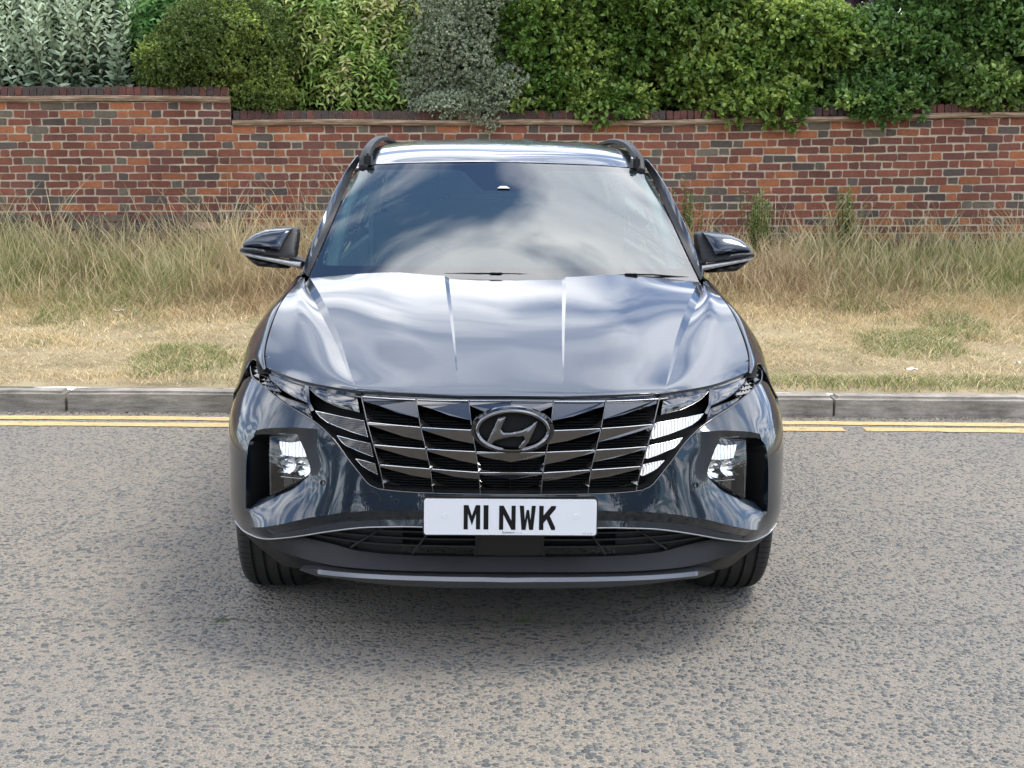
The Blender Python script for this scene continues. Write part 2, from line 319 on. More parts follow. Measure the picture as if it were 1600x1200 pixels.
# ---- measured outlines of the car front, in metres (u,z on the fascia surface)
B={'outline':[(1.298,0.8485),(1.1091,0.8184),(0.9839,0.807),(0.9011,0.7918),(0.8177,0.7722),(0.746,0.7567),(0.6813,0.74),(0.6259,0.7185),(0.5716,0.6869),(0.5286,0.6499),(0.4796,0.6051),(0.4396,0.5663),(0.4151,0.5553),(0.3914,0.5502),(0.3117,0.5463),(0.1895,0.5456),(0.0006,0.5452)],'shut':[(1.1065,0.8155),(1.2067,0.7894),(1.2664,0.7617)],'ledge':[(0.9003,0.6623),(0.8856,0.6761),(0.8463,0.6873),(0.8048,0.6947),(0.7199,0.7075),(0.6381,0.7131),(0.6159,0.7112)],'ledge2':[(0.875,0.6649),(0.842,0.6762),(0.8006,0.6841),(0.7211,0.6961),(0.6349,0.7032)],'hole':[(0.8824,0.6678),(0.9055,0.6577),(0.9216,0.6415),(0.9271,0.6187),(0.9289,0.5574),(0.9276,0.4799),(0.9274,0.4196),(0.9173,0.4193),(0.8959,0.4515),(0.8258,0.4765),(0.7375,0.5229),(0.6595,0.5665),(0.6505,0.5846),(0.6541,0.6021),(0.6852,0.6515),(0.7232,0.6907),(0.7995,0.6809)],'wing':[(0.9431,0.361),(0.9018,0.3659),(0.8098,0.3877),(0.7197,0.4127),(0.6181,0.4463),(0.5137,0.4724),(0.4113,0.4872),(0.2632,0.4957),(0.001,0.4982)],'wingv':[(0.6487,0.5689),(0.614,0.547),(0.572,0.5195),(0.5341,0.4889)],'trim':[(1.0209,0.3387),(0.9913,0.3309),(0.9278,0.3272),(0.8736,0.3278),(0.8116,0.3377),(0.6904,0.3673),(0.5651,0.4015),(0.4593,0.4245),(0.3599,0.4343),(0.262,0.4385),(0.0002,0.4374)],'open_top':[(0.7063,0.3565),(0.6184,0.3824),(0.5375,0.4047),(0.4542,0.4212),(0.3598,0.4302),(0.262,0.4344),(0.0002,0.4313)],'open_bot':[(0.0,0.3315),(0.2624,0.3294),(0.3866,0.3282),(0.489,0.3298),(0.5698,0.342),(0.6477,0.3485)],'lipcrease':[(0.9969,0.3037),(0.8328,0.306),(0.714,0.2982),(0.5522,0.2904),(0.3888,0.2936),(0.2627,0.2973),(0.0,0.2994)],'skid_top':[(0.7242,0.2489),(0.6224,0.2689),(0.499,0.2739),(0.3902,0.2777),(0.263,0.2805),(0.0902,0.2814),(0.0,0.2799)],'skid_bot':[(0.7272,0.2453),(0.6001,0.26),(0.4462,0.2588),(0.3138,0.2627),(0.2633,0.2642),(0.09,0.2661),(0.0,0.2646)],'bottom':[(1.051,0.3152),(1.046,0.2836),(1.026,0.2461),(1.001,0.223),(0.961,0.2036),(0.785,0.2176),(0.5734,0.2323),(0.4504,0.2361),(0.294,0.2462),(0.0898,0.2458),(0.0,0.2448)],'hoodedge':[(0.9958,0.8537),(0.8742,0.8478),(0.7641,0.8434),(0.6677,0.8386),(0.562,0.8355),(0.4666,0.8373),(0.3394,0.8381),(0.149,0.8381),(0.0034,0.8387)],'griltop':[(0.5561,0.8216),(0.515,0.8199),(0.3099,0.8224),(0.1254,0.8227),(0.0033,0.8231)],'colA':[(0.5204,0.8214),(0.4726,0.7483),(0.4347,0.6839),(0.4071,0.6256),(0.3895,0.5656),(0.387,0.5519)],'colB':[(0.3096,0.8206),(0.2809,0.7416),(0.2596,0.6793),(0.2439,0.6203),(0.2373,0.5666),(0.2342,0.5468)],'colC':[(0.1244,0.8209),(0.1162,0.7364),(0.1052,0.6739),(0.0967,0.6125),(0.0927,0.5644),(0.0907,0.5456)],'cen':[(0.0015,0.8212),(0.0013,0.7347),(0.0009,0.6719),(0.0004,0.6132),(0.0,0.5641),(0.0,0.5453)],'H1':[(0.7372,0.8283),(0.6313,0.8226),(0.5392,0.8183),(0.5138,0.7763),(0.5398,0.7798),(0.5965,0.7858),(0.6482,0.7969),(0.6945,0.8098),(0.7255,0.8225)],'H1b':[(0.7256,0.8133),(0.6873,0.796),(0.6149,0.7858),(0.5009,0.7589),(0.4968,0.7664),(0.5862,0.7831),(0.6469,0.7941),(0.6993,0.8092)],'H0':[(0.99,0.8421),(0.865,0.8369),(0.7589,0.8311),(0.718,0.785),(0.7534,0.7897),(0.8047,0.7977),(0.8544,0.8073),(0.9238,0.8234),(0.9654,0.8329)],'H0b':[(0.8938,0.7953),(0.8288,0.789),(0.7203,0.7792),(0.7012,0.7622),(0.6843,0.7414),(0.7221,0.7516),(0.8181,0.7729),(0.8624,0.7844)],'honey':[(1.2386,0.8545),(1.0115,0.8504),(0.9697,0.8324),(0.8761,0.8061),(0.9019,0.7928),(0.9982,0.8091),(1.0852,0.8209)],'div':[(0.7577,0.832),(0.7399,0.8328),(0.7099,0.7896),(0.681,0.7675),(0.6913,0.7626),(0.7171,0.7833)],'D1':[(0.6779,0.766),(0.5816,0.7597),(0.49,0.753),(0.4633,0.7065),(0.5227,0.717),(0.5844,0.73),(0.6188,0.7377),(0.6519,0.7506)],'D2':[(0.572,0.7017),(0.5121,0.6938),(0.4491,0.6872),(0.4332,0.6475),(0.479,0.6593),(0.5336,0.6747),(0.5539,0.6867)],'D3':[(0.4914,0.6372),(0.4581,0.6329),(0.4237,0.6269),(0.4127,0.5945),(0.4427,0.6058),(0.4665,0.6173)],'lampout':[(0.8546,0.6689),(0.7899,0.6812),(0.728,0.69),(0.6863,0.6488),(0.6549,0.602),(0.6533,0.5813),(0.6593,0.5689),(0.7299,0.5276),(0.8259,0.4795)],'lampL1':[(0.8415,0.6616),(0.7842,0.6638),(0.7186,0.6803),(0.6999,0.6563),(0.6894,0.6292),(0.7536,0.6183),(0.8161,0.6173)],'lampL2':[(0.816,0.5987),(0.7541,0.6034),(0.6872,0.6165),(0.68,0.5719),(0.7331,0.5632),(0.7968,0.5577)],'lampbar':[(0.8055,0.5422),(0.6954,0.5493)],'slat1':[(0.6184,0.3824),(0.4596,0.3843),(0.262,0.3851),(0.0914,0.3874),(0.0,0.3881)],'slat2':[(0.658,0.3632),(0.4606,0.3593),(0.2621,0.3616),(0.0912,0.363),(0.0,0.3631)],'slat3':[(0.5651,0.4015),(0.4093,0.4054),(0.262,0.4083),(0.0916,0.4102),(0.0,0.4108)],'rib1':[(0.3919,0.4231),(0.5066,0.3387)],'rib2':[(0.2474,0.4161),(0.3027,0.3356)],'rib3':[(0.0917,0.4194),(0.108,0.3349)],'sens':[(0.5924,0.5544),(0.3459,0.5161)],'tow':[(0.4184,0.52)],'plate_top':[(0.0015,0.5363)]}
OX={'glass':[(-0.7435,1.0751),(-0.7345,1.11),(-0.7071,1.1915),(-0.6821,1.2768),(-0.6612,1.3534),(-0.6435,1.4335),(-0.6265,1.4836),(-0.5304,1.5023),(-0.3969,1.5101),(0.0382,1.5181)],'glassc':[(0.0033,1.5191)],'frit':[(-0.6953,1.134),(-0.6999,1.1567),(-0.6784,1.2585),(-0.6599,1.347),(-0.6521,1.4197),(-0.6431,1.4506),(-0.617,1.474),(-0.5429,1.4838),(-0.395,1.4892),(-0.1849,1.491),(-0.1559,1.4797),(-0.1341,1.4562),(-0.1056,1.4298),(-0.0775,1.4104),(0.0005,1.4107),(-0.0059,1.1395),(-0.4283,1.1375),(-0.6643,1.1322)],'emb_H':[(-0.0399,-0.01,0.7824),(-0.0199,-0.01,0.7874),(-0.0287,-0.01,0.7669),(-0.0333,-0.01,0.7498),(-0.0251,-0.01,0.7401),(-0.0035,-0.01,0.7388),(0.0299,-0.01,0.7464),(0.056,-0.01,0.7602),(0.0758,-0.01,0.7759),(0.0634,-0.01,0.7432),(0.0494,-0.01,0.7138),(0.033,-0.01,0.6932),(0.021,-0.01,0.6916),(0.0313,-0.01,0.7088),(0.0422,-0.01,0.7211),(0.0358,-0.01,0.7323),(0.0013,-0.01,0.732),(-0.0273,-0.01,0.7255),(-0.0511,-0.01,0.717),(-0.0644,-0.01,0.7042),(-0.0749,-0.01,0.7056),(-0.0586,-0.01,0.7423)],'emb_o':[(-0.1111,-0.01,0.7468),(0.0027,-0.01,0.8132),(0.1184,-0.01,0.7485),(0.0043,-0.01,0.6817)],'m_all':[(-1.0286,1.44,1.1913),(-1.0186,1.44,1.2045),(-0.9853,1.44,1.2312),(-0.9457,1.44,1.2469),(-0.8975,1.44,1.2514),(-0.8428,1.44,1.2541),(-0.8254,1.44,1.2471),(-0.8201,1.44,1.2351),(-0.82,1.44,1.1913),(-0.8223,1.44,1.1451),(-0.8542,1.44,1.1421),(-0.9319,1.44,1.1484),(-0.9866,1.44,1.1577),(-1.0214,1.44,1.1672),(-1.0289,1.44,1.1781)],'m_cap':[(-1.0286,1.44,1.1913),(-1.0186,1.44,1.2045),(-0.9853,1.44,1.2312),(-0.9457,1.44,1.2469),(-0.8975,1.44,1.2514),(-0.8406,1.44,1.2546),(-0.8518,1.44,1.237),(-0.863,1.44,1.215),(-0.8811,1.44,1.177),(-0.9205,1.44,1.1815),(-0.9642,1.44,1.1865),(-1.0079,1.44,1.1893)],'m_in':[(-0.8811,1.44,1.177),(-0.8531,1.44,1.1422)],'m_sig':[(-1.0259,1.44,1.1836),(-0.9752,1.44,1.182),(-0.9359,1.44,1.1762),(-0.9294,1.44,1.1682),(-0.9338,1.44,1.1714),(-0.9753,1.44,1.1776),(-1.0245,1.44,1.1786)],'m_silver':[(-1.0289,1.44,1.1759),(-1.0269,1.44,1.1672),(-1.0084,1.44,1.1619),(-0.9319,1.44,1.1484),(-0.8554,1.44,1.1371),(-0.7918,1.44,1.1289),(-0.7921,1.44,1.1036),(-0.8052,1.44,1.1078),(-0.8556,1.44,1.1206),(-0.9321,1.44,1.1369),(-1.0086,1.44,1.1531),(-1.0216,1.44,1.1606)],'m_bot':[(-1.0216,1.44,1.1602),(-1.0086,1.44,1.1527),(-0.9321,1.44,1.1365),(-0.8556,1.44,1.1201),(-0.8294,1.44,1.1109),(-0.8471,1.44,1.1019),(-0.8997,1.44,1.1047),(-0.9655,1.44,1.1102),(-0.9872,1.44,1.1247),(-1.0087,1.44,1.1454)]}
# ---- fascia surface
SK_U=np.array([0,.2,.401,.558,.695,.826,.962,1.092,1.235,1.415])
SK_Z=np.array([.20,.32,.50,.70,.84])
SK_X=np.array([[0,.2,.39,.52,.62,.695,.76,.80,.825,.84],
 [0,.2,.40,.55,.665,.76,.845,.897,.92,.925],
 [0,.2,.40,.55,.67,.775,.865,.919,.938,.940],
 [0,.2,.385,.525,.645,.75,.847,.906,.936,.941],
 [0,.2,.355,.484,.60,.70,.79,.84,.875,.90]])
SK_Y=np.array([[.055,.06,.09,.145,.215,.30,.385,.48,.61,.80],
 [.03,.035,.065,.115,.18,.26,.35,.45,.58,.80],
 [.015,.02,.05,.095,.16,.235,.33,.435,.575,.80],
 [.03,.035,.065,.115,.185,.27,.37,.475,.60,.80],
 [.08,.085,.105,.15,.235,.34,.46,.545,.65,.80]])
def _nat(xk,Y):
    # natural-ish cubic spline second derivatives along axis 0
    n=len(xk);A=np.eye(n);B=np.zeros_like(Y)
    h=np.diff(xk)
    for i in range(1,n-1):
        A[i,i-1]=h[i-1];A[i,i]=2*(h[i-1]+h[i]);A[i,i+1]=h[i]
        B[i]=6*((Y[i+1]-Y[i])/h[i]-(Y[i]-Y[i-1])/h[i-1])
    return np.linalg.solve(A,B)
def _ev(xk,Y,M,x):
    # x scalar arrays -> rows
    i=np.clip(np.searchsorted(xk,x)-1,0,len(xk)-2);h=xk[i+1]-xk[i]
    a=(xk[i+1]-x)/h;b=1-a
    a=a[:,None];b=b[:,None];h=h[:,None]
    return a*Y[i]+b*Y[i+1]+((a**3-a)*M[i]+(b**3-b)*M[i+1])*h*h/6
_XM=_nat(SK_U,SK_X.T);_YM=_nat(SK_U,SK_Y.T)
def skin0(u,z):
    u=np.clip(np.atleast_1d(u).astype(float),0,1.41);z=np.atleast_1d(z).astype(float)
    X=_ev(SK_U,SK_X.T,_XM,u);Y=_ev(SK_U,SK_Y.T,_YM,u)   # n x levels
    out=[]
    for Q in (X,Y):
        M=_nat(SK_Z,Q.T)  # levels x n
        i=np.clip(np.searchsorted(SK_Z,z)-1,0,len(SK_Z)-2);h=SK_Z[i+1]-SK_Z[i]
        a=(SK_Z[i+1]-z)/h;b=1-a;j=np.arange(len(u));QT=Q.T
        out.append(a*QT[i,j]+b*QT[i+1,j]+((a**3-a)*M[i,j]+(b**3-b)*M[i+1,j])*h*h/6)
    return np.stack([out[0],out[1],z],1)
def skinn(u,z):
    e=.004
    du=skin0(np.atleast_1d(u)+e,z)-skin0(np.maximum(np.atleast_1d(u)-e,0),z);dz=skin0(u,np.atleast_1d(z)+e)-skin0(u,np.atleast_1d(z)-e)
    n=np.cross(du,dz);n/=np.linalg.norm(n,axis=1)[:,None]
    return n   # outward (-y at centre)
def skin(u,z,off=0.):
    return skin0(u,z)+skinn(u,z)*np.atleast_1d(off)[:,None]
# ================================================================= the car
CAR=empty('parked_car',(0,0,0),(0,.01216,0))
tag(CAR,'dark blue SUV facing the camera on the road with white number plate','car')
TREAD=[]
def fpanel(name,outline,holes=(),lines=(),mats='paint',h=.012,off=0.,depth=.012,parent=CAR,side=0,smooth=40,mirror=True,xf=None):
    """panel on the fascia skin. outline in (u,z[,off]); side: 0 both merged, -1 left only, 1 right only"""
    V,F,O=cdt(list(outline),[list(x) for x in holes],[list(x) for x in lines],h,0.)
    O=harmonic(V,F,O)
    global LAST; LAST=(V,O)
    n=skinn(V[:,0],V[:,1]); P=skin0(V[:,0],V[:,1])+n*(O+off)[:,None]
    nv,nf=flange(P,F,-depth,n) if depth else ([],[])
    v=list(P)+list(nv); f=[tuple(a) for a in F]+nf
    b=MB(); b.add(v,f)
    if side==0: b.mirror()
    elif side<0: b.flip()
    return b.build(name,mats,parent,smooth,1e-5)
def uof(y,z):
    lo,hi=.6,1.41
    for _ in range(40):
        m_=(lo+hi)/2
        if skin0(m_,z)[0,1]<y: lo=m_
        else: hi=m_
    return lo
ARY,ARZ,ARR=.885,.365,.385
def arch_y(z,r=ARR): return ARY-math.sqrt(max(r*r-(z-ARZ)**2,0))
# ---- bumper
outl=B['outline'][1:]; shut=B['shut'][1:]
bl=[]
bl+= [(u,z) for u,z in outl[::-1]]                 # centre bottom of grille -> lamp lower tip
bl[0]=(0,bl[0][1]); bl=[(0,B['wing'][-1][1]-.035,-.004),(0,B['wing'][-1][1],.010)]+bl
bl+= [shut[0]]
zz=.735
bl+=[(uof(arch_y(zz)-.0,zz)+.0,zz)]
for z in (.70,.65,.6,.5,.42,.36): bl.append((uof(arch_y(z),z),z))
tr=list(B['trim']); tr[-1]=(0,tr[-1][1])
bl+= [(1.06,.348)]+tr
# wing line etc carry offsets
wing=[(u,z,o) for (u,z),o in zip(B['wing'],(0.0,.012,.022,.024,.02,.016,.012,.010,.010))]; wing[-1]=(0,wing[-1][1],.010)
under=[(u,z-.035,-.004) for (u,z,o) in wing[2:]]
hole=[]
hb=B['hole']
offh=[-.002,-.002,0,0,0,0,0,-.010,-.034,-.038,-.032,-.018,-.012,-.010,-.008,-.008,-.006]
hole=[(u,z,o) for (u,z),o in zip(hb,offh)]
led=[(u,z,.012) for u,z in B['ledge']]; led[0]=(*B['ledge'][0],.003); led[-1]=(B['ledge'][-1][0]+.004,B['ledge'][-1][1],.003)
led2=[(u,z-.001,-.006) for u,z in B['ledge2'][2:]]
wv_=[(u,z,-.012) for u,z in B['wingv']]
pil=[(.962,.66,.006),(.965,.6,.006),(.965,.5,.006),(.972,.43,.004),(.985,.385,.0)]
fpanel('bumper',bl,[hole],[wing[1:],under,led,led2[:-1]],h=.0125,depth=.016,smooth=28)
soften(bpy.data.objects['bumper'],26,14)
BV=LAST
# chrome line round the grille and lower trim
def skline(name,uz,r,mats,off=.002,parent=CAR,side=0,flat=1.):
    L=smoothline(uz,4); u=np.array([a[0] for a in L]);z=np.array([a[1] for a in L]); P=skin(u,z,off)
    b=MB(); b.tube([tuple(p) for p in P],r,8)
    if side==0: b.mirror()
    elif side<0: b.flip()
    return b.build(name,mats,parent,60)
ol=list(B['outline']); ol[-1]=(0,ol[-1][1])
skline('grille_surround',ol,.0022,'darkchrome',.001)
tl=list(B['trim']); tl[-1]=(0,tl[-1][1])
skline('bumper_trim',[(1.06,.35)]+tl,[.0018]*4+[.0042]*7+[.0042]*1 if 0 else .0027,'satin',.002)
# sensors and tow-eye cover
def disc(name,c,r,mats,off=.0012,rings=((1,.0),(.86,.0012),(.8,0),(0,0)),side=1,seg=28,ratio=1.):
    off+=.0012
    p=skin0(c[0],c[1])[0]; n=skinn(c[0],c[1])[0]; n=Vector(n); dd=((BV[0]-np.array(c))**2).sum(1); q4=np.argsort(dd)[:6]; p=Vector(p)+n*(off+float(BV[1][q4].mean())); t=n.cross(Vector((0,0,1))).normalized(); s=t.cross(n)
    b=MB(); v=[];f=[]
    for (q,hh) in rings:
        for k in range(seg):
            a=2*math.pi*k/seg; v.append(p+(t*math.cos(a)*ratio+s*math.sin(a))*r*max(q,.001)+n*hh)
    for i in range(len(rings)-1):
        for k in range(seg):
            a=i*seg+k;b2=i*seg+(k+1)%seg; f.append((a,b2,b2+seg,a+seg))
    b.add(v,f)
    if side<0: b.flip()
    return b.build(name,mats,CAR,30)
for c in B['sens']:
    for sd_ in (-1,1): disc('parking_sensor',c,.0085,['paint'],side=sd_,rings=((1,-.003),(1,.0012),(.88,.0012),(.86,-.003)))
disc('tow_eye_cover',B['tow'][0],.023,['paint'],side=-1,rings=((1,-.004),(1,.0008),(.96,.0008),(.95,-.004)))
# ---- headlamp pocket: vent void, lens, reflector
pk=[(u,z) for u,z in hb]
V,F,O=cdt([(u,z) for u,z in pk],h=.02)
P=skin(V[:,0],V[:,1],-.13); bb=MB(); bb.add(P,F)
# tunnel walls
ring=resample([(*p,o) for p,o in zip(pk,offh)]+[(*pk[0],offh[0])],.02)[:-1]
u=np.array([a[0] for a in ring]);z=np.array([a[1] for a in ring]);o_=np.array([a[2] for a in ring])
A_=skin(u,z,0)+skinn(u,z)*(o_-.008)[:,None]; D_=skin(u,z,-.13); n=len(u)
bb.add(list(A_)+list(D_),[(i,(i+1)%n,(i+1)%n+n,i+n) for i in range(n)]); bb.build('lamp_recess','black',CAR); bb.flip(); bb.build('lamp_recess','black',CAR)
lo=B['lampout']
for sd_ in (-1,1):
    HL=fpanel('headlight',[(u,z,-.026 if u>.75 else -.016) for u,z in lo],mats='lens',h=.02,depth=0,side=sd_,smooth=180)
    HL['label']='square headlight with its upper LED row lit'
    b=MB()
    def plate(poly,o,dd,m_,hh=.02):
        V,F,O=cdt([(u,z) for u,z in poly],h=hh); P=skin(V[:,0],V[:,1],o); nn=skinn(V[:,0],V[:,1]); nv,nf=flange(P,F,-dd,nn); bq=MB(); bq.add(list(P)+list(nv),[tuple(a) for a in F]+nf); 
        return bq
    q=plate(lo,-.085,.01,'x'); 
    if sd_<0:q.flip()
    q.build('lamp_housing','gloss_black',HL,30)
    # rim round the lens
    L=lo+[lo[0]]; P=skin(np.array([a[0] for a in L]),np.array([a[1] for a in L]),-.028); q=MB(); q.tube([tuple(a) for a in P],.0042,8)
    if sd_<0:q.flip()
    q.build('lamp_bezel','gloss_black',HL,60)
    q=plate(B['lampL1'],-.055,.02,'x',.01)
    if sd_<0:q.flip()
    q.build('led_cluster','lamp_on',HL,20)
    # lower reflector bowls: two parabolic cups
    l2=B['lampL2']; us=[a[0] for a in l2]; zs=[a[1] for a in l2]; q=MB()
    for k in range(2):
        u0=min(us)+(max(us)-min(us))*k/2+.003;u1=min(us)+(max(us)-min(us))*(k+1)/2-.003; nn_=9
        g=[];ff=[]
        for i in range(nn_):
            for j in range(nn_):
                a=i/(nn_-1);c=j/(nn_-1); g.append(skin(u0+(u1-u0)*a,min(zs)+(max(zs)-min(zs))*c,-.082+.035*((2*a-1)**2*.6+(2*c-1)**2*.8))[0])
        for i in range(nn_-1):
            for j in range(nn_-1): ff.append((i*nn_+j,(i+1)*nn_+j,(i+1)*nn_+j+1,i*nn_+j+1))
        q.add(g,ff)
    if sd_<0:q.flip()
    q.build('reflector','reflector',HL,60)
    q=MB(); 
    for dz in (0,):
        a,c=B['lampbar']; pp=[skin(a[0]+(c[0]-a[0])*t,a[1]+(c[1]-a[1])*t+dz,-.05)[0] for t in (0,.5,1)] if dz<=0 else [skin(a[0]+(c[0]-a[0])*t,B['lampL1'][5][1]-.006,-.05)[0] for t in (0,.5,1)]
        if dz<0: continue
        q.tube([tuple(x) for x in pp],.0016 if dz==0 else .003,6)
    if sd_<0:q.flip()
    q.build('reflector_strip','chrome',HL,60)
# ---- grille
ca,cb_,cc_,cn=B['colA'],B['colB'],B['colC'],B['cen']
cn=[(0,z) for u,z in cn]
gp=[(0,B['griltop'][-1][1]+.004)]+[(u,z+.003) for u,z in B['griltop'][::-1][1:]]
lampl=[(u,z) for u,z in B['outline'][1:]]
# black backing carrying grille and the two lamp clusters
upper=[(u,z) for u,z in B['hoodedge'][::-1]]; upper[0]=(0,upper[0][1])
upper=[(u,z-.002) for u,z in upper]
back=[(0,B['outline'][-1][1])]+upper+[(1.272,.850),(1.25,.835)]+lampl[:-1]
fpanel('grille_backing',back,mats='void',h=.03,off=-.075,depth=-.06,smooth=None)
# gloss black strip between bonnet and grille
st=upper+[(1.27,.852),(1.26,.842)]+[(u,z-.012) for u,z in B['hoodedge'][:4]]+[(u,z-.0005) for u,z in B['griltop'][:-1]]+[(0,B['griltop'][-1][1])]
fpanel('grille_top_strip',st,mats='gloss_black',h=.02,off=-.012,depth=.02,smooth=30)
# fine slats behind the ornaments
b=MB()
for k in range(30):
    z=.55+.0088*k; um=.44+max(0,(z-.58))*.55
    uu=np.linspace(0,min(um,.50),14); P=skin(uu,np.full(14,z),-.052); v=[];f=[]
    for p in P: v+=[(p[0],p[1],p[2]+.0016),(p[0],p[1]+.012,p[2]+.0016),(p[0],p[1]+.012,p[2]-.0016),(p[0],p[1],p[2]-.0016)]
    for i in range(13):
        a=i*4; f+=[(a,a+4,a+5,a+1),(a+1,a+5,a+6,a+2),(a+3,a+7,a+4,a),(a+2,a+6,a+7,a+3)]
    b.add(v,f)
b.mirror(); b.build('radiator_slats','black',CAR)
GR=empty('grille',parent=CAR)
def S(uz,o): return skin0(uz[0],uz[1])[0]+skinn(uz[0],uz[1])[0]*o
def lerp(a,b,t): return (a[0]+(b[0]-a[0])*t,a[1]+(b[1]-a[1])*t)
def facet(bd,poly,offs,thick=.006):
    P=[S(p,o) for p,o in zip(poly,offs)]; Q=[S(p,o-thick) for p,o in zip(poly,offs)]; n=len(P)
    bd.add(P+Q,[tuple(reversed(range(n)))]+[(i,(i+1)%n,(i+1)%n+n,i+n) for i in range(n)])
def cell(tl,tr,bl,br,row,deep_left):
    """one ornament cell: broad wedge hanging from its top edge, small fin at the foot of the shallow side. t: 0 = shallow side"""
    bd=MB()
    if deep_left: tl,tr,bl,br=tr,tl,br,bl     # 'tl' is now the shallow side
    fr=(.66,.62,.62,.60)[row] if row<4 else .5
    sh=.10 if row else .16
    E=[lerp(tl,bl,sh)]; 
    c1=lerp(lerp(tl,tr,.30),lerp(bl,br,.30),.30 if row==0 else .28); c2=lerp(lerp(tl,tr,.62),lerp(bl,br,.62),0.52 if row==0 else .48); e=lerp(tr,br,fr)
    top_o=-.004 if row==0 else .002; bot_o=.006 if row==0 else -.012
    # ledge: thin top lip
    ins=.02
    a=lerp(tl,tr,.015);d=lerp(tl,tr,.985)
    facet(bd,[a,E[0],c1,c2,e,d],[top_o,top_o-.0,bot_o*.55+.0,bot_o*.9,bot_o,top_o],.005)
    # shadow facet falling away below the wedge
    g1=lerp(lerp(tl,tr,.45),lerp(bl,br,.45),.52); 
    facet(bd,[E[0],lerp(tl,bl,.36),g1,c2,c1],[top_o,-.030,-.040,bot_o*.9-.002,bot_o*.5-.002],.004)
    facet(bd,[c2,g1,lerp(lerp(tl,tr,.98),lerp(bl,br,.98),fr+.06),e],[bot_o*.9-.002,-.034,-.036,bot_o-.003],.004)
    # fin
    f0=lerp(tl,bl,.60 if row==0 else .56); f1=bl; tip=lerp(bl,br,.36); fm=lerp(lerp(f0,tip,.45),bl,.22)
    k=lerp(f0,f1,.88)
    facet(FN,[f0,k,tip,fm],[-.016,.006,-.002,-.010],.004)
    return bd
orn=MB(); FN=MB(); rows=5
for side_ in (0,):
    for (L_,R_) in ((cb_,ca),(cc_,cb_)):
        for r in range(4):
            # on the half built here u grows outwards; the outer column is the shallow side
            q=cell(R_[r],L_[r],R_[r+1],L_[r+1],r,False); orn.add(q.v,q.f)
    # centre cells: symmetric, depth greatest on the centre line (mirror completes them)
    for r in (0,2,3):
        tl,bl_=cc_[r],cc_[r+1]; t0,b0=cn[r],cn[r+1]
        if r==0:
            facet(orn,[lerp(tl,t0,.03),lerp(tl,bl_,.14),lerp(lerp(tl,t0,.35),lerp(bl_,b0,.35),.36),lerp(t0,b0,.40),t0],[-.004,-.004,.003,.005,-.004],.005)
            facet(orn,[lerp(tl,bl_,.14),lerp(tl,bl_,.42),lerp(lerp(tl,t0,.4),lerp(bl_,b0,.4),.6),lerp(lerp(tl,t0,.35),lerp(bl_,b0,.35),.36)],[-.004,-.03,-.03,.001],.004)
        else:
            facet(orn,[lerp(tl,t0,.04),lerp(tl,bl_,.10),lerp(lerp(tl,t0,.22),lerp(bl_,b0,.22),.26),lerp(t0,b0,.50),t0],[.001,.001,-.006,-.014,.001],.005)
            f0=lerp(tl,bl_,.52); facet(FN,[f0,lerp(f0,bl_,.88),lerp(bl_,b0,.42),lerp(lerp(f0,lerp(bl_,b0,.4),.45),bl_,.2)],[-.016,.006,-.002,-.010],.004)
orn.mirror(); orn.build('grille_ornament','darkchrome',GR); 
for k in range(len(FN.f)//5):
    q=MB(); q.add(FN.v[k*8:k*8+8],[tuple(i-k*8 for i in f_) for f_ in FN.f[k*5:k*5+5]]); q.build('grille_fin','badgechrome',GR); q.flip(); q.build('grille_fin','badgechrome',GR)
# column ribs and row ledges
rb=MB();rc=MB()
for C_ in (ca,cb_,cc_):
    P=[S(p,.001) for p in C_]
    rb.tube([tuple(p) for p in P],.0016,6)
for r in range(4):
    ends=[(ca,cb_),(cb_,cc_)]+([(cc_,cn)] if r!=1 else [])
    for A__,B__ in ends:
        rc.tube([tuple(S(lerp(A__[r],B__[r],t),.0035)) for t in (.03,.5,.99)],.0014,6)
rb.tube([tuple(S(p,-.002)) for p in B['griltop'][:-1]]+[tuple(S((0,B['griltop'][-1][1]),-.002))],.0024,6)
rb.mirror(); rb.build('grille_rib','darkchrome',GR,60); rc.mirror(); rc.build('chrome_strip','chrome',GR,60)
# emblem
EM=empty('badge',parent=GR)
eo=OX['emb_o']; cx=(eo[0][0]+eo[2][0])/2; cz=(eo[1][2]+eo[3][2])/2; rx=(eo[2][0]-eo[0][0])/2; rz=(eo[1][2]-eo[3][2])/2
b=MB();v=[];f=[];seg=72
prof=[(1.0,.010),(.985,-.004),(.95,-.008),(.90,-.004),(.875,-.002),(.865,.010)]
pr2=[(1.0,.010),(.98,-.004),(.93,-.010),(.86,-.010),(.80,-.002),(.78,.010)]
for k in range(seg):
    a=2*math.pi*k/seg
    for (q,dy),(q2,dy2) in zip(prof,pr2):
        t=abs(math.sin(a)); v.append((cx+rx*math.cos(a)*(q*(1-t)+q2*t+.0),-.012+dy*(1-t)+dy2*t,cz+rz*math.sin(a)*(q*(1-t)+q2*t)))
n=len(prof)
for k in range(seg):
    for i in range(n-1): a=k*n+i;c=((k+1)%seg)*n+i; f.append((a,c,c+1,a+1))
b.add(v,f); b.build('badge_ring','badgechrome',EM,60)
b=MB(); v=[];f=[]
H_=[(x,z) for x,_,z in OX['emb_H']]
def grow(P,d):
    n=len(P); ar=sum(P[i][0]*P[(i+1)%n][1]-P[(i+1)%n][0]*P[i][1] for i in range(n)); sg=1 if ar>0 else -1; out=[]
    for i in range(n):
        (ax,az),(px,pz),(cx_,cz_)=P[i-1],P[i],P[(i+1)%n]; e1=Vector((px-ax,pz-az)).normalized(); e2=Vector((cx_-px,cz_-pz)).normalized(); nn=(Vector((e1.y,-e1.x))+Vector((e2.y,-e2.x))).normalized()*sg; out.append((px+nn.x*d,pz+nn.y*d))
    return out
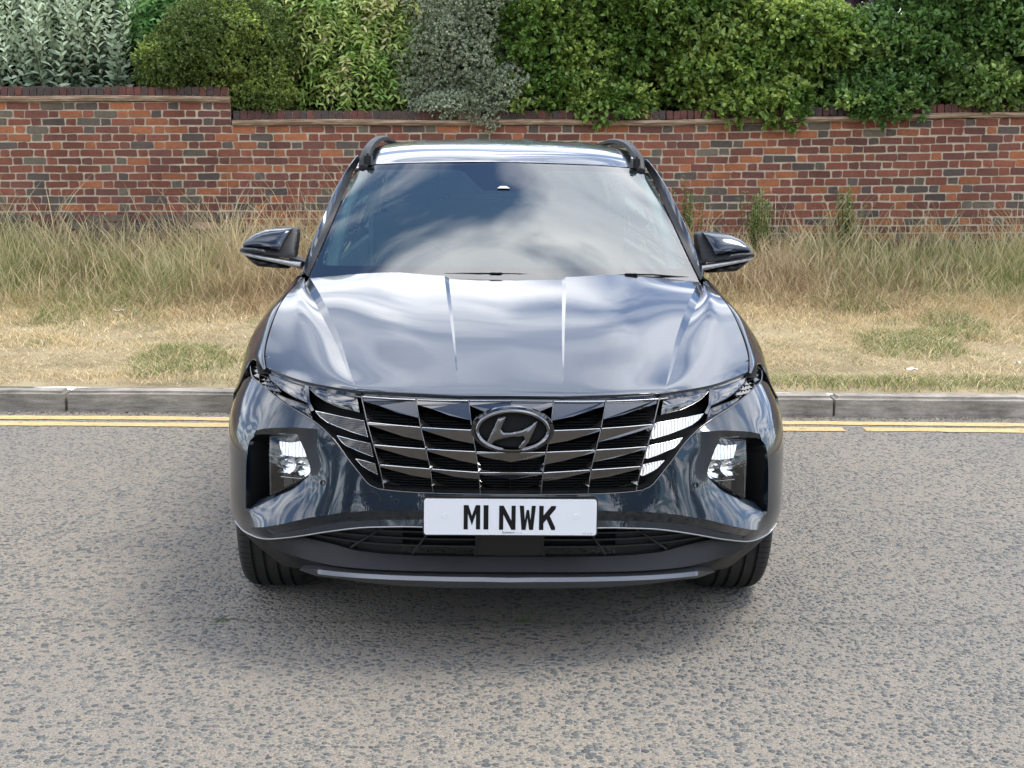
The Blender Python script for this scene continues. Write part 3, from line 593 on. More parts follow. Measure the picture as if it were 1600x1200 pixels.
H_=grow(H_,.0028)
V,F,OO=cdt(H_,h=.0035); OO=harmonic(V,F,OO,rhs=1.); Hh=np.sqrt(np.maximum(OO,0)); Hh=Hh/Hh.max()*.006
Pv=[(p[0],-.014-hh,p[1]) for p,hh in zip(V,Hh)]
nv,nf=flange([np.array(p) for p in Pv],F,.014,np.array([[0,1,0]]*len(Pv)))
b.add(Pv+[tuple(x) for x in nv],[tuple(a) for a in F]+nf); b.build('badge_letter','badgechrome',EM,50)
b=MB(); b.add([(cx+rx*.86*math.cos(2*math.pi*k/48),.004,cz+rz*.8*math.sin(2*math.pi*k/48)) for k in range(48)],[tuple(range(48))]); b.build('badge_plate','void',EM)
# dark surround behind the badge
b=MB(); v=[];f=[]
for k in range(48):
    a=2*math.pi*k/48
    for q,dy in ((1.10,.016),(1.08,.002),(1.0,.0),(.97,.012)): v.append((cx+rx*q*math.cos(a),-.006+dy,cz+rz*q*math.sin(a)))
for k in range(48):
    for i in range(3): a=k*4+i;c=((k+1)%48)*4+i; f.append((a,c,c+1,a+1))
b.add(v,f); b.build('badge_surround','gloss_black',EM,60)
# ---- lamp cluster elements beside the grille
def lens_el(name,poly,off,dd,mats,side,label=None,bulge=0.,border=True,parent=GR,h=.012):
    V,F,O_=cdt([(u,z) for u,z in poly],h=h); O_=harmonic(V,F,O_,rhs=1.) if bulge else np.zeros(len(V))
    if bulge: O_=np.sqrt(np.maximum(O_,0)); O_=O_/O_.max()*bulge
    n=skinn(V[:,0],V[:,1]); P=skin0(V[:,0],V[:,1])+n*(off+O_)[:,None]; nv,nf=flange(P,F,-dd,n); q=MB(); q.add(list(P)+list(nv),[tuple(a) for a in F]+nf)
    if side<0:q.flip()
    o=q.build(name,mats,parent,35)
    if label:o['label']=label
    if border:
        L=poly+[poly[0]]; P=skin(np.array([a[0] for a in L]),np.array([a[1] for a in L]),off+.002); q=MB(); q.tube([tuple(a) for a in P],.0011,6)
        if side<0:q.flip()
        q.build('lamp_edge','chrome' if name=='daytime_light' else 'darkchrome',o,60)
    return o
for sd_ in (-1,1):
    for k in ('D1','D2','D3'):
        poly=B[k]
        lens_el('daytime_light',poly,-.010,.02,'drl_on' if sd_>0 else 'drl_off',sd_,'lit white daytime running light' if sd_>0 else 'unlit dark daytime running light',h=.012)
    lens_el('upper_lens',B['H1'],-.010,.02,'darkchrome',sd_,bulge=.004)
    lens_el('upper_lens',B['H0'],-.012,.02,'darkchrome',sd_,bulge=.004)
    lens_el('side_lens',B['H0b'],-.016,.02,'gloss_black',sd_,bulge=.002)
    # honeycomb: little raised triangles in the outer corner
    hc=B['honey']; q=MB(); us=[a[0] for a in hc];zs=[a[1] for a in hc]
    du,dz=.024,.0110; j=0; z=min(zs)
    while z<max(zs):
        u=min(us)+(j%2)*du/2
        while u<max(us):
            c=np.array([[u,z]]); 
            if inpoly(c[:,0],c[:,1],hc)[0]:
                A__=[(u-du*.5,z),(u+du*.35,z-dz*.55),(u+du*.35,z+dz*.55)]; facet(q,A__,[-.018,-.006,-.014],.006)
            u+=du
        z+=dz; j+=1
    if sd_<0:q.flip()
    q.build('lamp_texture','darkchrome',GR)
    lens_el('lamp_corner',hc,-.024,.02,'gloss_black',sd_,border=True)
    lens_el('lamp_divider',B['div'],-.004,.02,'darkchrome',sd_,border=False,h=.02)
# clear cover over each lamp cluster's outer part
cov=[(u,z-.014) for u,z in B['hoodedge'][:4]]+[B['H0'][2],(B['div'][5][0],B['div'][5][1])]+[(u,z+.003) for u,z in B['outline'][6:0:-1]]+[(B['outline'][0][0]-.012,B['outline'][0][1]-.004)]
# ---- lower grille and lower bumper
ob=list(B['open_bot']); ob[0]=(0,ob[0][1]); ot=list(B['open_top']); ot[-1]=(0,ot[-1][1])
opening=ot[:-1]+[(0.,ot[-1][1])]+ob
# the opening straddles the centre, so the lower bumper outline goes round it
bt=[(1.151,.292,-.0),(1.13,.25,-.006),(1.075,.212,-.012),(.99,.192,-.018),(.88,.202,-.02),(.7789,.219,-.02),(.5735,.228,-.022),(.4504,.229,-.022),(.294,.231,-.024),(.0898,.231,-.024),(0,.231,-.024)]
tr2=[(u,z-.004,-.004) for u,z in B['trim'][:5]]   # from outer end inwards to u=.81
lo_out=[(1.17,.36,0.)]+[(1.165,.31,0.)]+bt+[(0,B['lipcrease'][-1][1]-.010,-.012),(0,B['lipcrease'][-1][1],.006),(0,ob[0][1],-.034)]+[(u,z,-.034) for u,z in ob[1:]]+[(.70,.3545,-.026)]+[(.75,.346,-.012)]+tr2[::-1]+[(1.06,.346,-.004)]
lc=list(B['lipcrease']); lc=[(1.04,.268)]+lc[1:-1]+[(0,lc[-1][1])]
crease=[(u,z,.006) for u,z in lc]; crease2=[(u,z-.010,-.012) for u,z in lc]
crease[-1]=(0,lc[-1][1],.006)
fpanel('lower_bumper',lo_out,[],[crease[1:],[(u,z,o) for u,z,o in crease2[2:]]],mats='plastic',h=.013,depth=.02,smooth=30)
soften(bpy.data.objects['lower_bumper'],28,8)
skt=list(B['skid_top']); skt[-1]=(0,skt[-1][1]+.0); 
skid=[(u,z,.004) for u,z in skt]+[(0,skt[-1][1]-.010,.013),(0,.235,-.012)]+[(u,z+.004,-.012) for u,z in ((.0898,.231),(.294,.231),(.4504,.231),(.56,.231))]+[(.66,.232,-.006)]
fpanel('skid_plate',skid,[],[[(u,z-.010,.013) for u,z in skt[1:]]],mats='skid',h=.012,off=.004,depth=.03,smooth=30)
# underside behind the lip
b=MB(); uu=np.linspace(0,1.15,24); P=skin(uu,np.full(24,.25),-.03); v=[];f=[]
for p in P: v+=[tuple(p),(p[0]*.93,max(p[1]+.25,.45),.20)]
for i in range(23): f.append((2*i,2*i+2,2*i+3,2*i+1))
b.add(v,f); b.mirror(); b.build('undertray','void',CAR)
# lower intake: backing, slats, ribs, solid centre
b=MB(); V,F,O_=cdt(opening,h=.03); P=skin(V[:,0],V[:,1],-.10); b.add(P,F); b.mirror(); b.build('intake_backing','void',CAR)
LG=empty('lower_grille',parent=CAR)
b=MB()
def blade(bd,uz,o,hz,dep):
    L=resample(uz,.03); v=[];f=[]
    for (u,z) in L:
        p=S((u,z),o); v+=[(p[0],p[1],p[2]+hz),(p[0],p[1]+dep,p[2]+hz),(p[0],p[1]+dep,p[2]-hz),(p[0],p[1],p[2]-hz)]
    for i in range(len(L)-1):
        a=i*4
        for j in range(4): f.append((a+j,a+4+j,a+4+(j+1)%4,a+(j+1)%4))
    f=[tuple(reversed(x)) for x in f]; bd.add(v,f)
for k in ('slat1','slat2','slat3'):
    L=list(B[k]); L[-1]=(0.04,L[-1][1]); blade(b,L,-.038,.0026,.03)
b.mirror(); b.build('grille_slat','plastic',LG)
b=MB()
for k in ('rib1','rib2','rib3'):
    a,c=B[k]; P0_=S(a,-.034);P1_=S(c,-.034); b=MB(); b.tube([tuple(P0_),tuple((P0_+P1_)/2),tuple(P1_)],.004,6)
    b.build('grille_rib','plastic',LG,60); b.flip(); b.build('grille_rib','plastic',LG,60)
fpanel('centre_panel',[(0,.434,-.03),(.108,.434,-.03),(.106,.335,-.036),(0,.333,-.036)],mats='plastic',off=0,depth=.03,h=.02,parent=LG)
# inner flared end panels of the intake
fpanel('intake_duct',[(.34,.44,-.055),(.34,.325,-.055),(.56,.335,-.05),(.70,.352,-.045),(.62,.39,-.045),(.50,.425,-.05)],mats='plastic',off=0,depth=.0,h=.02,parent=LG,side=1)
fpanel('intake_duct',[(.34,.44,-.055),(.34,.325,-.055),(.56,.335,-.05),(.70,.352,-.045),(.62,.39,-.045),(.50,.425,-.05)],mats='plastic',off=0,depth=.0,h=.02,parent=LG,side=-1)
# ---- number plate
NP=empty('number_plate',(-.0003,-.006,.4805),parent=CAR); NP['label']='white front number plate with black characters'
pw,ph=.2605,.0555
def rrect(w_,h_,r,n=6):
    L=[]
    for cx_,cy_,a0 in ((w_-r,h_-r,0),(-w_+r,h_-r,90),(-w_+r,-h_+r,180),(w_-r,-h_+r,270)):
        for k in range(n+1): a=R(a0+90*k/n); L.append((cx_+r*math.cos(a),cy_+r*math.sin(a)))
    return L
b=MB(); b.prism(rrect(pw,ph,.008),-.003,.003); b.build('plate_board','white',NP)
b=MB(); b.prism(rrect(pw+.004,ph+.004,.010),.0005,.02); b.build('plate_holder','gloss_black',NP)
GL={'M':[(370,323),(370,100),(412,100),(444,197),(478,100),(518,100),(518,323),(480,323),(480,180),(444,287),(408,180),(408,323)],
'1':[(548,323),(548,100),(592,100),(592,323)],
'N':[(687,325),(687,103),(727,103),(797,240),(797,103),(835,103),(835,325),(797,325),(725,185),(725,325)],
'W':[(888,325),(870,103),(908,103),(918,235),(932,142),(955,142),(968,235),(978,103),(1015,103),(993,325),(957,325),(941,215),(925,325)],
'K':[(1045,325),(1045,103),(1085,103),(1085,190),(1155,103),(1195,103),(1193,130),(1140,195),(1190,300),(1190,325),(1155,325),(1112,228),(1085,262),(1085,325)]}
for k,pts in GL.items():
    b=MB(); poly=[((x-788.5)*.3375e-3,(208.5-y)*.339e-3) for x,y in pts]
    V,F,_=cdt(poly,h=.05); P=[(p[0],-.0036,p[1]) for p in V]; b.add(P,F); b.build('plate_character','ink',NP)
for sx in (-1,1):
    b=MB(); b.lathe([(0,.0001),(.0006,.004),(-.0002,.0062),(.003,.0066)],20); b.v=[(y,x-.0062,z) for x,y,z in b.v]; b.v=[(x+sx*.1985+(0 if sx<0 else .0),y,z+.003) for x,y,z in b.v]; b.build('plate_screw','white',NP,60)
def text(s,size,loc,mats,parent,name):
    cu=bpy.data.curves.new('t','FONT'); cu.body=s; cu.size=size; cu.align_x='CENTER'; o=bpy.data.objects.new('t',cu); COL.objects.link(o)
    dg=bpy.context.evaluated_depsgraph_get(); me=bpy.data.meshes.new_from_object(o.evaluated_get(dg)); bpy.data.objects.remove(o)
    ob=link(name,me,mats,parent); ob.location=loc; ob.rotation_euler=(math.pi/2,0,0); return ob
text('Stoneacre',.0095,(-.006,-.0037,-.0505),'ink',NP,'plate_lettering')
text('motor group',.0035,(.027,-.0037,-.0500),'ink',NP,'plate_lettering')
text('BS AU 145e  YORK',.0036,(.235,-.0037,-.0515),'ink',NP,'plate_lettering')
# ---- bonnet
c0=[(0,.080,.836),(0,.125,.853),(0,.30,.902),(0,.55,.970),(0,.85,1.043),(0,1.15,1.112)]
c1=[(.155,.082,.835),(.158,.128,.852),(.168,.30,.899),(.18,.55,.966),(.197,.85,1.041),(.212,1.15,1.110)]
c1b=[(.157,.082,.835),(.160,.128,.8521),(.173,.30,.9005),(.189,.55,.970),(.210,.85,1.0445),(.228,1.15,1.1155)]
c2a=[(.31,.094,.839),(.32,.14,.855),(.34,.31,.901),(.38,.56,.972),(.43,.86,1.046),(.48,1.16,1.112)]
c2=[(.465,.141,.837),(.482,.185,.8505),(.513,.32,.881),(.565,.57,.943),(.645,.87,1.024),(.735,1.19,1.087)]
c2b=[(.468,.142,.8365),(.486,.187,.8500),(.522,.325,.8785),(.582,.57,.934),(.670,.87,1.008),(.752,1.20,1.070)]
c3=[(.798,.483,.853),(.812,.55,.881),(.820,.65,.916),(.818,.80,.972),(.806,.98,1.028),(.764,1.25,1.084)]
c2m=[(.645,.277,.843)]+[tuple((p+q)/2+(k==2)*dz for k,(p,q) in enumerate(zip(A_2,B_2))) for A_2,B_2,dz in list(zip(c2b,c3,(0,.006,.009,.011,.010,.003)))[1:]]
b=MB()
def strip(cols,nu,nv):
    P=np.array(cols).transpose(1,0,2); v,f=net(P,nu,nv); b.add(v,[tuple(reversed(q)) for q in f] if 0 else f)
strip([c0,c1],60,10); strip([c1,c1b],60,3); strip([c1b,c2a,c2],60,22); strip([c2,c2b],60,3); strip([c2b,c2m,c3],60,20)
# rolled front edge and side edge
P=np.array([c0,c1,c1b,c2a,c2,c2b,c2m,c3]); fe=P[:,0,:]
fr=cr_(fe,np.linspace(0,7,50)); fr2=fr+np.array([0,.002,-.008]); fr3=fr+np.array([0,.02,-.016]); n=50
b.add(list(fr)+list(fr2)+list(fr3),[(i,i+50,i+51,i+1) for i in range(49)]+[(i+50,i+100,i+101,i+51) for i in range(49)])
e3=cr_(np.array(c3),np.linspace(0,5,60)); e4=e3+np.array([-.004,0,-.02]); b.add(list(e3)+list(e4),[(i,i+1,i+61,i+60) for i in range(59)])
for i in range(len(b.f)): pass
b.mirror(); BO=b.build('bonnet','paint',CAR,None,2e-4)
def fixn(o,ang,ref=None):
    bm=bmesh.new(); bm.from_mesh(o.data); bmesh.ops.recalc_face_normals(bm,faces=bm.faces[:]); bm.to_mesh(o.data); bm.free()
    o.data.polygons.foreach_set('use_smooth',[True]*len(o.data.polygons)); o.data.set_sharp_from_angle(angle=R(ang))
fixn(BO,9); soften(BO,7,7)
# black filler under the bonnet gaps
b=MB(); 
gapv=[];gf=[]
for i,p in enumerate(e3): gapv+=[(p[0]-.03,p[1],p[2]-.022),(p[0]+.03,p[1],p[2]-.018)]
for i in range(59): gf.append((2*i,2*i+1,2*i+3,2*i+2))
b.add(gapv,gf); b.build('bonnet_seal','void',CAR); b.flip(); b.build('bonnet_seal','void',CAR)
# ---- front wings (fenders)
g=.004
def e3off(k,dx=g): p=cr_(np.array(c3),np.array([k]))[0]; return (p[0]+dx,p[1]+(.002 if k<.3 else 0),p[2]-.0)
fn=[[e3off(0),(.828,.530,.855),(.870,.635,.855),(.902,.628,.80),(.932,.612,.742)],
    [e3off(1.3),(.842,.60,.888),(.884,.685,.868),(.914,.71,.818),(.940,.705,.748)],
    [e3off(2.35),(.848,.74,.936),(.890,.80,.900),(.924,.83,.852),(.942,.85,.765)],
    [e3off(3.3),(.850,.89,.982),(.892,.93,.935),(.924,.94,.885),(.941,.95,.785)],
    [e3off(4.1),(.840,1.06,1.014),(.886,1.09,.966),(.922,1.1,.905),(.937,1.12,.79)],
    [e3off(5),(.815,1.29,1.062),(.872,1.33,1.000),(.919,1.37,.92),(.932,1.40,.79)]]
def profile(z):
    zs=[.18,.28,.36,.5,.65,.79,.92,1.0,1.062,1.10]; xs=[.865,.888,.898,.915,.926,.932,.919,.872,.82,.785]
    return np.interp(z,zs,xs)
def sidex(y,z):
    x=profile(z); fl=np.exp(-((y-ARY)/.33)**2)*.008*(z<.85)+np.exp(-((y-ARY-2.68)/.36)**2)*.012
    t=np.clip((3.9-y)/.01,0,1); x=x+fl
    r=np.clip((y-3.7)/.75,0,1); x=x-.16*r**2.2
    return x
def sidepanel(name,outline,holes=(),mats='paint',h=.04,side=1,off=0.,depth=.012,xfun=sidex,parent=CAR):
    V,F,O_=cdt(list(outline),[list(x) for x in holes],[],h,0.)
    P=np.stack([xfun(V[:,0],V[:,1])+off,V[:,0],V[:,1]],1)
    nv,nf=flange(P,F,-depth,np.array([[1,0,0]]*len(P)))
    b=MB(); b.add(list(P)+list(nv),[tuple(a) for a in F]+nf)
    if side<0:b.flip()
    return b.build(name,mats,parent,40)
def arc(cy,cz,r,a0,a1,n=22): return [(cy+r*math.cos(R(a0+(a1-a0)*k/n)),cz+r*math.sin(R(a0+(a1-a0)*k/n))) for k in range(n+1)]
for sd_ in (-1,1):
    b=MB(); v,f=net(fn,40,30); b.add(v,f)
    if sd_<0:b.flip()
    W_=b.build('front_wing','paint',CAR); fixn(W_,60)
    if sd_>0: pass
    # lower part of the wing around the arch
    bot=[tuple(p) for p in cr_(np.array(fn)[:,4,:],np.linspace(0,5,24))]
    poly=[(p[1],p[2]) for p in bot]+[(1.40,.30)]
    a_=[q for q in arc(ARY,ARZ,ARR,-10,150,30)]
    top=[q for q in a_ if q[0]>.63 or q[1]>.6]
    poly=poly+[(1.40,.30),(ARY+ARR*.985,.30)]+top
    poly=[poly[i] for i in range(len(poly)) if i==0 or math.dist(poly[i],poly[i-1])>.003]
    def wx(y,z):
        x=sidex(y,z); bb_=np.interp(y,[p[1] for p in bot],[p[0] for p in bot]); zz_=np.interp(y,[p[1] for p in bot],[p[2] for p in bot]); t=np.clip(1-(zz_-z)/.12,0,1); return x*(1-t)+bb_*t
    o=sidepanel('wing_side',poly,h=.03,side=sd_,xfun=wx,parent=W_)
    # arch cladding and liner
    for nm,cy in (('arch_trim',ARY),('arch_trim',ARY+2.68)):
        v=[];f=[];A1=[a for a in range(-8,190,6)]; L=[(cy+q*math.cos(R(a)),ARZ+q*math.sin(R(a))) for a in A1 for q in (.352,.390)]
        for i,(y,z) in enumerate(L):
            x=float(sidex(np.array([y]),np.array([z]))[0]) if z<.75 or cy>2 else .937
            if cy<2 and y<.62: x=float(np.interp(z,[.2,.5,.7],[.905,.930,.930]))
            v.append((x+.004,y,z)); v.append((x-.05 if i%2==0 else x-.012,y,z))
        for i in range(len(A1)-1):
            a=i*4; f+=[(a,a+2,a+6,a+4),(a+1,a+5,a+4,a),(a+2,a+3,a+7,a+6)]
        b=MB(); b.add(v,f)
        if sd_<0:b.flip()
        o=b.build('arch_trim','plastic',CAR); fixn(o,30)
        b=MB(); v=[];f=[]
        for a in range(0,181,10): v+=[(.90,cy+.37*math.cos(R(a)),ARZ+.37*math.sin(R(a))),(.60,cy+.37*math.cos(R(a)),ARZ+.37*math.sin(R(a)))]
        for i in range(18): f.append((2*i,2*i+2,2*i+3,2*i+1))
        b.add(v,f)
        if sd_<0:b.flip()
        b.build('arch_liner','void',CAR)
    # doors
    zb=.34; belt=lambda y:1.075+.02*(y-1.4)
    d1=[(1.408,zb),(2.405,zb),(2.405,belt(2.4)),(1.408,1.075)]
    A2=ARY+2.68
    d2=[(2.413,zb),(3.10,zb)]+[q for q in arc(A2,ARZ,ARR+.01,178,120,12)]+[(3.42,.80),(3.45,belt(3.4)),(2.413,belt(2.4))]
    for k,dp in enumerate((d1,d2)):
        o=sidepanel('door',dp,side=sd_,h=.045)
        yh=dp[0][0]+.80 if k==0 else 3.28
        b=MB(); b.box((.945,yh,.93),(.022,.20,.028),0,.008)
        if sd_<0:b.flip()
        b.build('door_handle','paint',o,40)
    qp=[(3.458,.80),(3.43,.77)]+[q for q in arc(A2,ARZ,ARR+.002,112,0,14)]+[(4.38,.36),(4.40,.7),(4.36,1.0),(4.10,1.12),(3.458,belt(3.4))]
    sidepanel('rear_wing',qp,side=sd_,h=.05)
    sidepanel('sill',[(1.28,.20),(3.18,.20),(3.16,.333),(1.28,.333)],mats='plastic',side=sd_,h=.06,off=.004)
    # side glass and roof frame, height field following the tumblehome
    def gx(y,z): 
        base=.80-.06*np.clip((y-1.3)/.5,-1,0); return .79-(z-1.09)*.46-.012*np.clip((y-3.2),0,2)
    gl=[(1.62,1.10),(3.95,1.135),(3.60,1.44),(2.6,1.475),(2.10,1.455)]
    sidepanel('side_window',gl,mats='sideglass',side=sd_,h=.08,xfun=gx,depth=0)
    fr_=[(1.40,1.085),(4.15,1.125),(4.0,1.36),(3.62,1.50),(2.7,1.537),(2.2,1.53),(2.0,1.49),(1.70,1.335)]
    sidepanel('window_frame',fr_,[gl[::-1]],mats='gloss_black',side=sd_,h=.06,xfun=lambda y,z:gx(y,z)-.002)
    b=MB(); b.add([(.76,2.40,1.10),(.76,2.50,1.10),(.60,2.50,1.47),(.60,2.40,1.47)],[(0,1,2,3)])
    if sd_<0:b.flip()
    b.build('door_pillar','gloss_black',CAR)
# ---- windscreen
def WS(x,z):
    t=(z-1.106)/.378
    return 1.10+(z-1.106)*1.838+x*x*(.2545+.19*t)-.02*np.sin(np.pi*np.clip(t,-.15,1.3))
gl=[(-x,z) for x,z in OX['glass'][:-1]]; gl=gl[::1]; gl=[(-a,b_) for a,b_ in gl]
half=[(abs(x),z) for x,z in OX['glass'][:-1]]+[(0,OX['glassc'][0][1]),(0,1.068)]
fr_=[(abs(x),z) for x,z in OX['frit']]; fr_[14]=(0,fr_[14][1]); fr_[15]=(0,fr_[15][1]); fri=fr_
def wpanel(name,outline,holes,mats,off,h=.03,parent=CAR,solid=None):
    V,F,_=cdt(outline,holes,[],h); e=1e-3; X,Z=V[:,0],V[:,1]
    n=np.stack([(WS(X+e,Z)-WS(X-e,Z))/(2*e),-np.ones(len(X)),(WS(X,Z+e)-WS(X,Z-e))/(2*e)],1); n/=np.linalg.norm(n,axis=1)[:,None]
    P=np.stack([X,WS(X,Z),Z],1)+n*off; b=MB(); b.add(P,F); b.mirror(); ob=b.build(name,mats,parent,180,1e-5)
    co=np.array([v.co[:] for v in ob.data.vertices]); X,Z=co[:,0],co[:,2]; n=np.stack([(WS(X+e,Z)-WS(X-e,Z))/(2*e),-np.ones(len(X)),(WS(X,Z+e)-WS(X,Z-e))/(2*e)],1); n/=np.linalg.norm(n,axis=1)[:,None]
    ob.data.normals_split_custom_set_from_vertices([tuple(map(float,q)) for q in n]); return ob
WI=wpanel('windscreen',half,[],'glass',0)
# border printed on the inside of the glass
outerb=list(half); 
bo=[(fri[15][0],fri[15][1])]+fri[16:]+fri[:15]
border=[(0,1.068)]+half[:-2]+[(0,half[-2][1])]+[(0,fri[14][1])]+fri[13::-1]+fri[:15:-1]+[(0,fri[15][1])]
# remove the closing duplicate: polygon runs outer edge then back along inner edge
wpanel('windscreen_border',border,[],'frit',-.004,h=.02,parent=WI)
clr=[(0,fri[14][1])]+fri[13::-1]+fri[:15:-1]+[(0,fri[15][1])]
wpanel('haze_pane',clr,[],'haze_glass',-.004,h=.03,parent=WI)  # added milky sheet inside the border, its colour brightens the cabin view
b=MB(); b.prism([(-.025,1.418),(.025,1.418),(.012,1.4265),(-.012,1.4265)],0,.004)
b.v=[(x,y+float(WS(x,z))-.012,z) for x,y,z in b.v]; b.build('camera_window','lining',WI)
# A pillars
PO=[(-.781,1.33,1.102),(-.757,1.42,1.189),(-.734,1.52,1.265),(-.705,1.65,1.355),(-.677,1.80,1.435),(-.646,1.93,1.50),(-.626,2.05,1.537)]
for sd_ in (-1,1):
    rowsP=[]
    for (x,y,z) in PO:
        x=abs(x); zi=z-.012
        xi=np.interp(zi,[1.075,1.11,1.19,1.277,1.353,1.434,1.484,1.53],[.7435,.7345,.7071,.6821,.6612,.6435,.6265,.600]); yi=float(WS(xi,min(zi,1.5)))+(.0 if zi<1.49 else .05)
        rowsP.append([(xi+.003,yi+.004,zi),(xi+.006,yi-.003,zi+.003),(xi*.58+x*.42,yi*.6+y*.4-.006,zi+.006),(x-.004,y-.01,z+.004),(x,y+.02,z),(x-.002,y+.07,z-.012)])
    b=MB(); v,f=net(rowsP,40,16)
    nvv=16; mi=[1 if (q%15)<7 else 0 for q in range(len(f))]
    b.add(v,f); b.m=mi
    if sd_<0:b.flip()
    o=b.build('windscreen_pillar',['paint','plastic'],CAR); fixn(o,35)
# ---- roof
rf=[[(x,float(WS(x,z))+.003,z+.003) for x,z in ((0,1.519),(.2,1.5165),(.40,1.510),(.53,1.502),(.585,1.4925),(.622,1.4835))],
    [(0,1.95,1.548),(.2,1.96,1.545),(.40,1.99,1.536),(.54,2.03,1.522),(.595,2.05,1.510),(.626,2.07,1.499)],
    [(0,2.15,1.587),(.2,2.15,1.585),(.42,2.17,1.574),(.56,2.2,1.556),(.60,2.2,1.545),(.622,2.22,1.53)],
    [(0,2.5,1.615),(.2,2.5,1.612),(.43,2.5,1.60),(.57,2.5,1.580),(.61,2.5,1.567),(.620,2.5,1.545)],
    [(0,3.0,1.618),(.2,3.0,1.615),(.43,3.0,1.60),(.57,3.0,1.58),(.605,3.0,1.565),(.612,3.0,1.54)],
    [(0,3.6,1.595),(.2,3.6,1.592),(.42,3.6,1.575),(.55,3.6,1.555),(.585,3.6,1.54),(.592,3.6,1.51)],
    [(0,4.15,1.54),(.2,4.14,1.538),(.40,4.12,1.525),(.52,4.08,1.505),(.55,4.06,1.49),(.56,4.04,1.46)]]
b=MB(); v,f=net(rf,60,40); v=np.array(v)
for xr in (.13,.36):
    v[:,2]+=.007*np.exp(-((np.abs(v[:,0])-xr)/.022)**4)*np.clip((v[:,1]-2.35)/.15,0,1)*np.clip((3.8-v[:,1])/.1,0,1)
b.add(v,f); b.mirror(); RO=b.build('roof','paint',CAR,None,2e-4); fixn(RO,50)
for sd_ in (-1,1):
    b=MB(); pth=smoothline([(.592,1.955,1.492),(.592,2.00,1.528),(.585,2.07,1.563),(.578,2.17,1.586),(.572,2.30,1.603),(.570,2.6,1.617),(.565,3.0,1.621),(.560,3.5,1.608),(.555,3.78,1.592),(.55,3.90,1.565)],5)
    v=[];f=[]
    for i,p in enumerate(pth):
        hh=.010; t=min(1,i/6); wl=.020
        for dx,dz in ((-wl,-.012),(-wl*.8,.004),(-wl*.2,.010),(wl*.5,.008),(wl,-.002),(wl,-.014)): v.append((p[0]+dx,p[1],p[2]+dz))
    for i in range(len(pth)-1):
        for j in range(6): a=i*6+j;c=i*6+(j+1)%6; f.append((a,c,c+6,a+6))
    f+=[tuple(range(6)),tuple(reversed(range(len(v)-6,len(v))))]
    b.add(v,f)
    b.box((.575,2.02,1.52),(.03,.12,.06),0,.01); b.box((.56,3.85,1.56),(.03,.12,.05),0,.01)
    if sd_<0:b.flip()
    o=b.build('roof_rail','satin' if 0 else 'plastic',CAR); fixn(o,45)
# ---- rear end
for sd_ in (-1,1):
    b=MB(); v,f=net([[(.602,3.55,1.52),(.60,3.80,1.51),(.575,4.02,1.485),(.545,4.08,1.47)],[(.66,3.7,1.42),(.66,3.95,1.40),(.645,4.12,1.37),(.60,4.18,1.34)],[(.74,3.8,1.22),(.74,4.05,1.20),(.70,4.22,1.18),(.64,4.28,1.17)],[(.79,3.9,1.09),(.785,4.15,1.08),(.74,4.28,1.06),(.68,4.33,1.05)]],14,12); b.add(v,f)
    if sd_<0:b.flip()
    o=b.build('rear_pillar','paint',CAR); fixn(o,60)
b=MB(); rr_=[[(0,4.15,1.54),(.3,4.13,1.532),(.52,4.08,1.50),(.555,4.05,1.46)],[(0,4.36,1.12),(.35,4.34,1.12),(.62,4.26,1.12),(.70,4.14,1.11)],[(0,4.44,.95),(.4,4.42,.95),(.70,4.36,.95),(.77,4.25,.95)],[(0,4.47,.6),(.4,4.45,.6),(.72,4.40,.6),(.80,4.30,.6)],[(0,4.45,.28),(.4,4.43,.28),(.72,4.38,.28),(.80,4.28,.28)]]
v,f=net(rr_,24,14); b.add(v,f); b.mirror(); o=b.build('tailgate','paint',CAR,None,2e-4); fixn(o,50)
b=MB(); b.box((0,2.4,.26),(1.5,3.6,.08)); b.box((0,1.0,.50),(1.14,.70,.5)); b.build('underbody','void',CAR)
for sd_ in (-1,1):
    b=MB(); b.box((.60,4.40,.93),(.28,.03,.12),0,.01)
    if sd_<0:b.flip()
    ml=M.setdefault('red',mat('red_lamp',(.25,.01,.01),.2,0,.5)); b.build('tail_light','red',CAR,40)
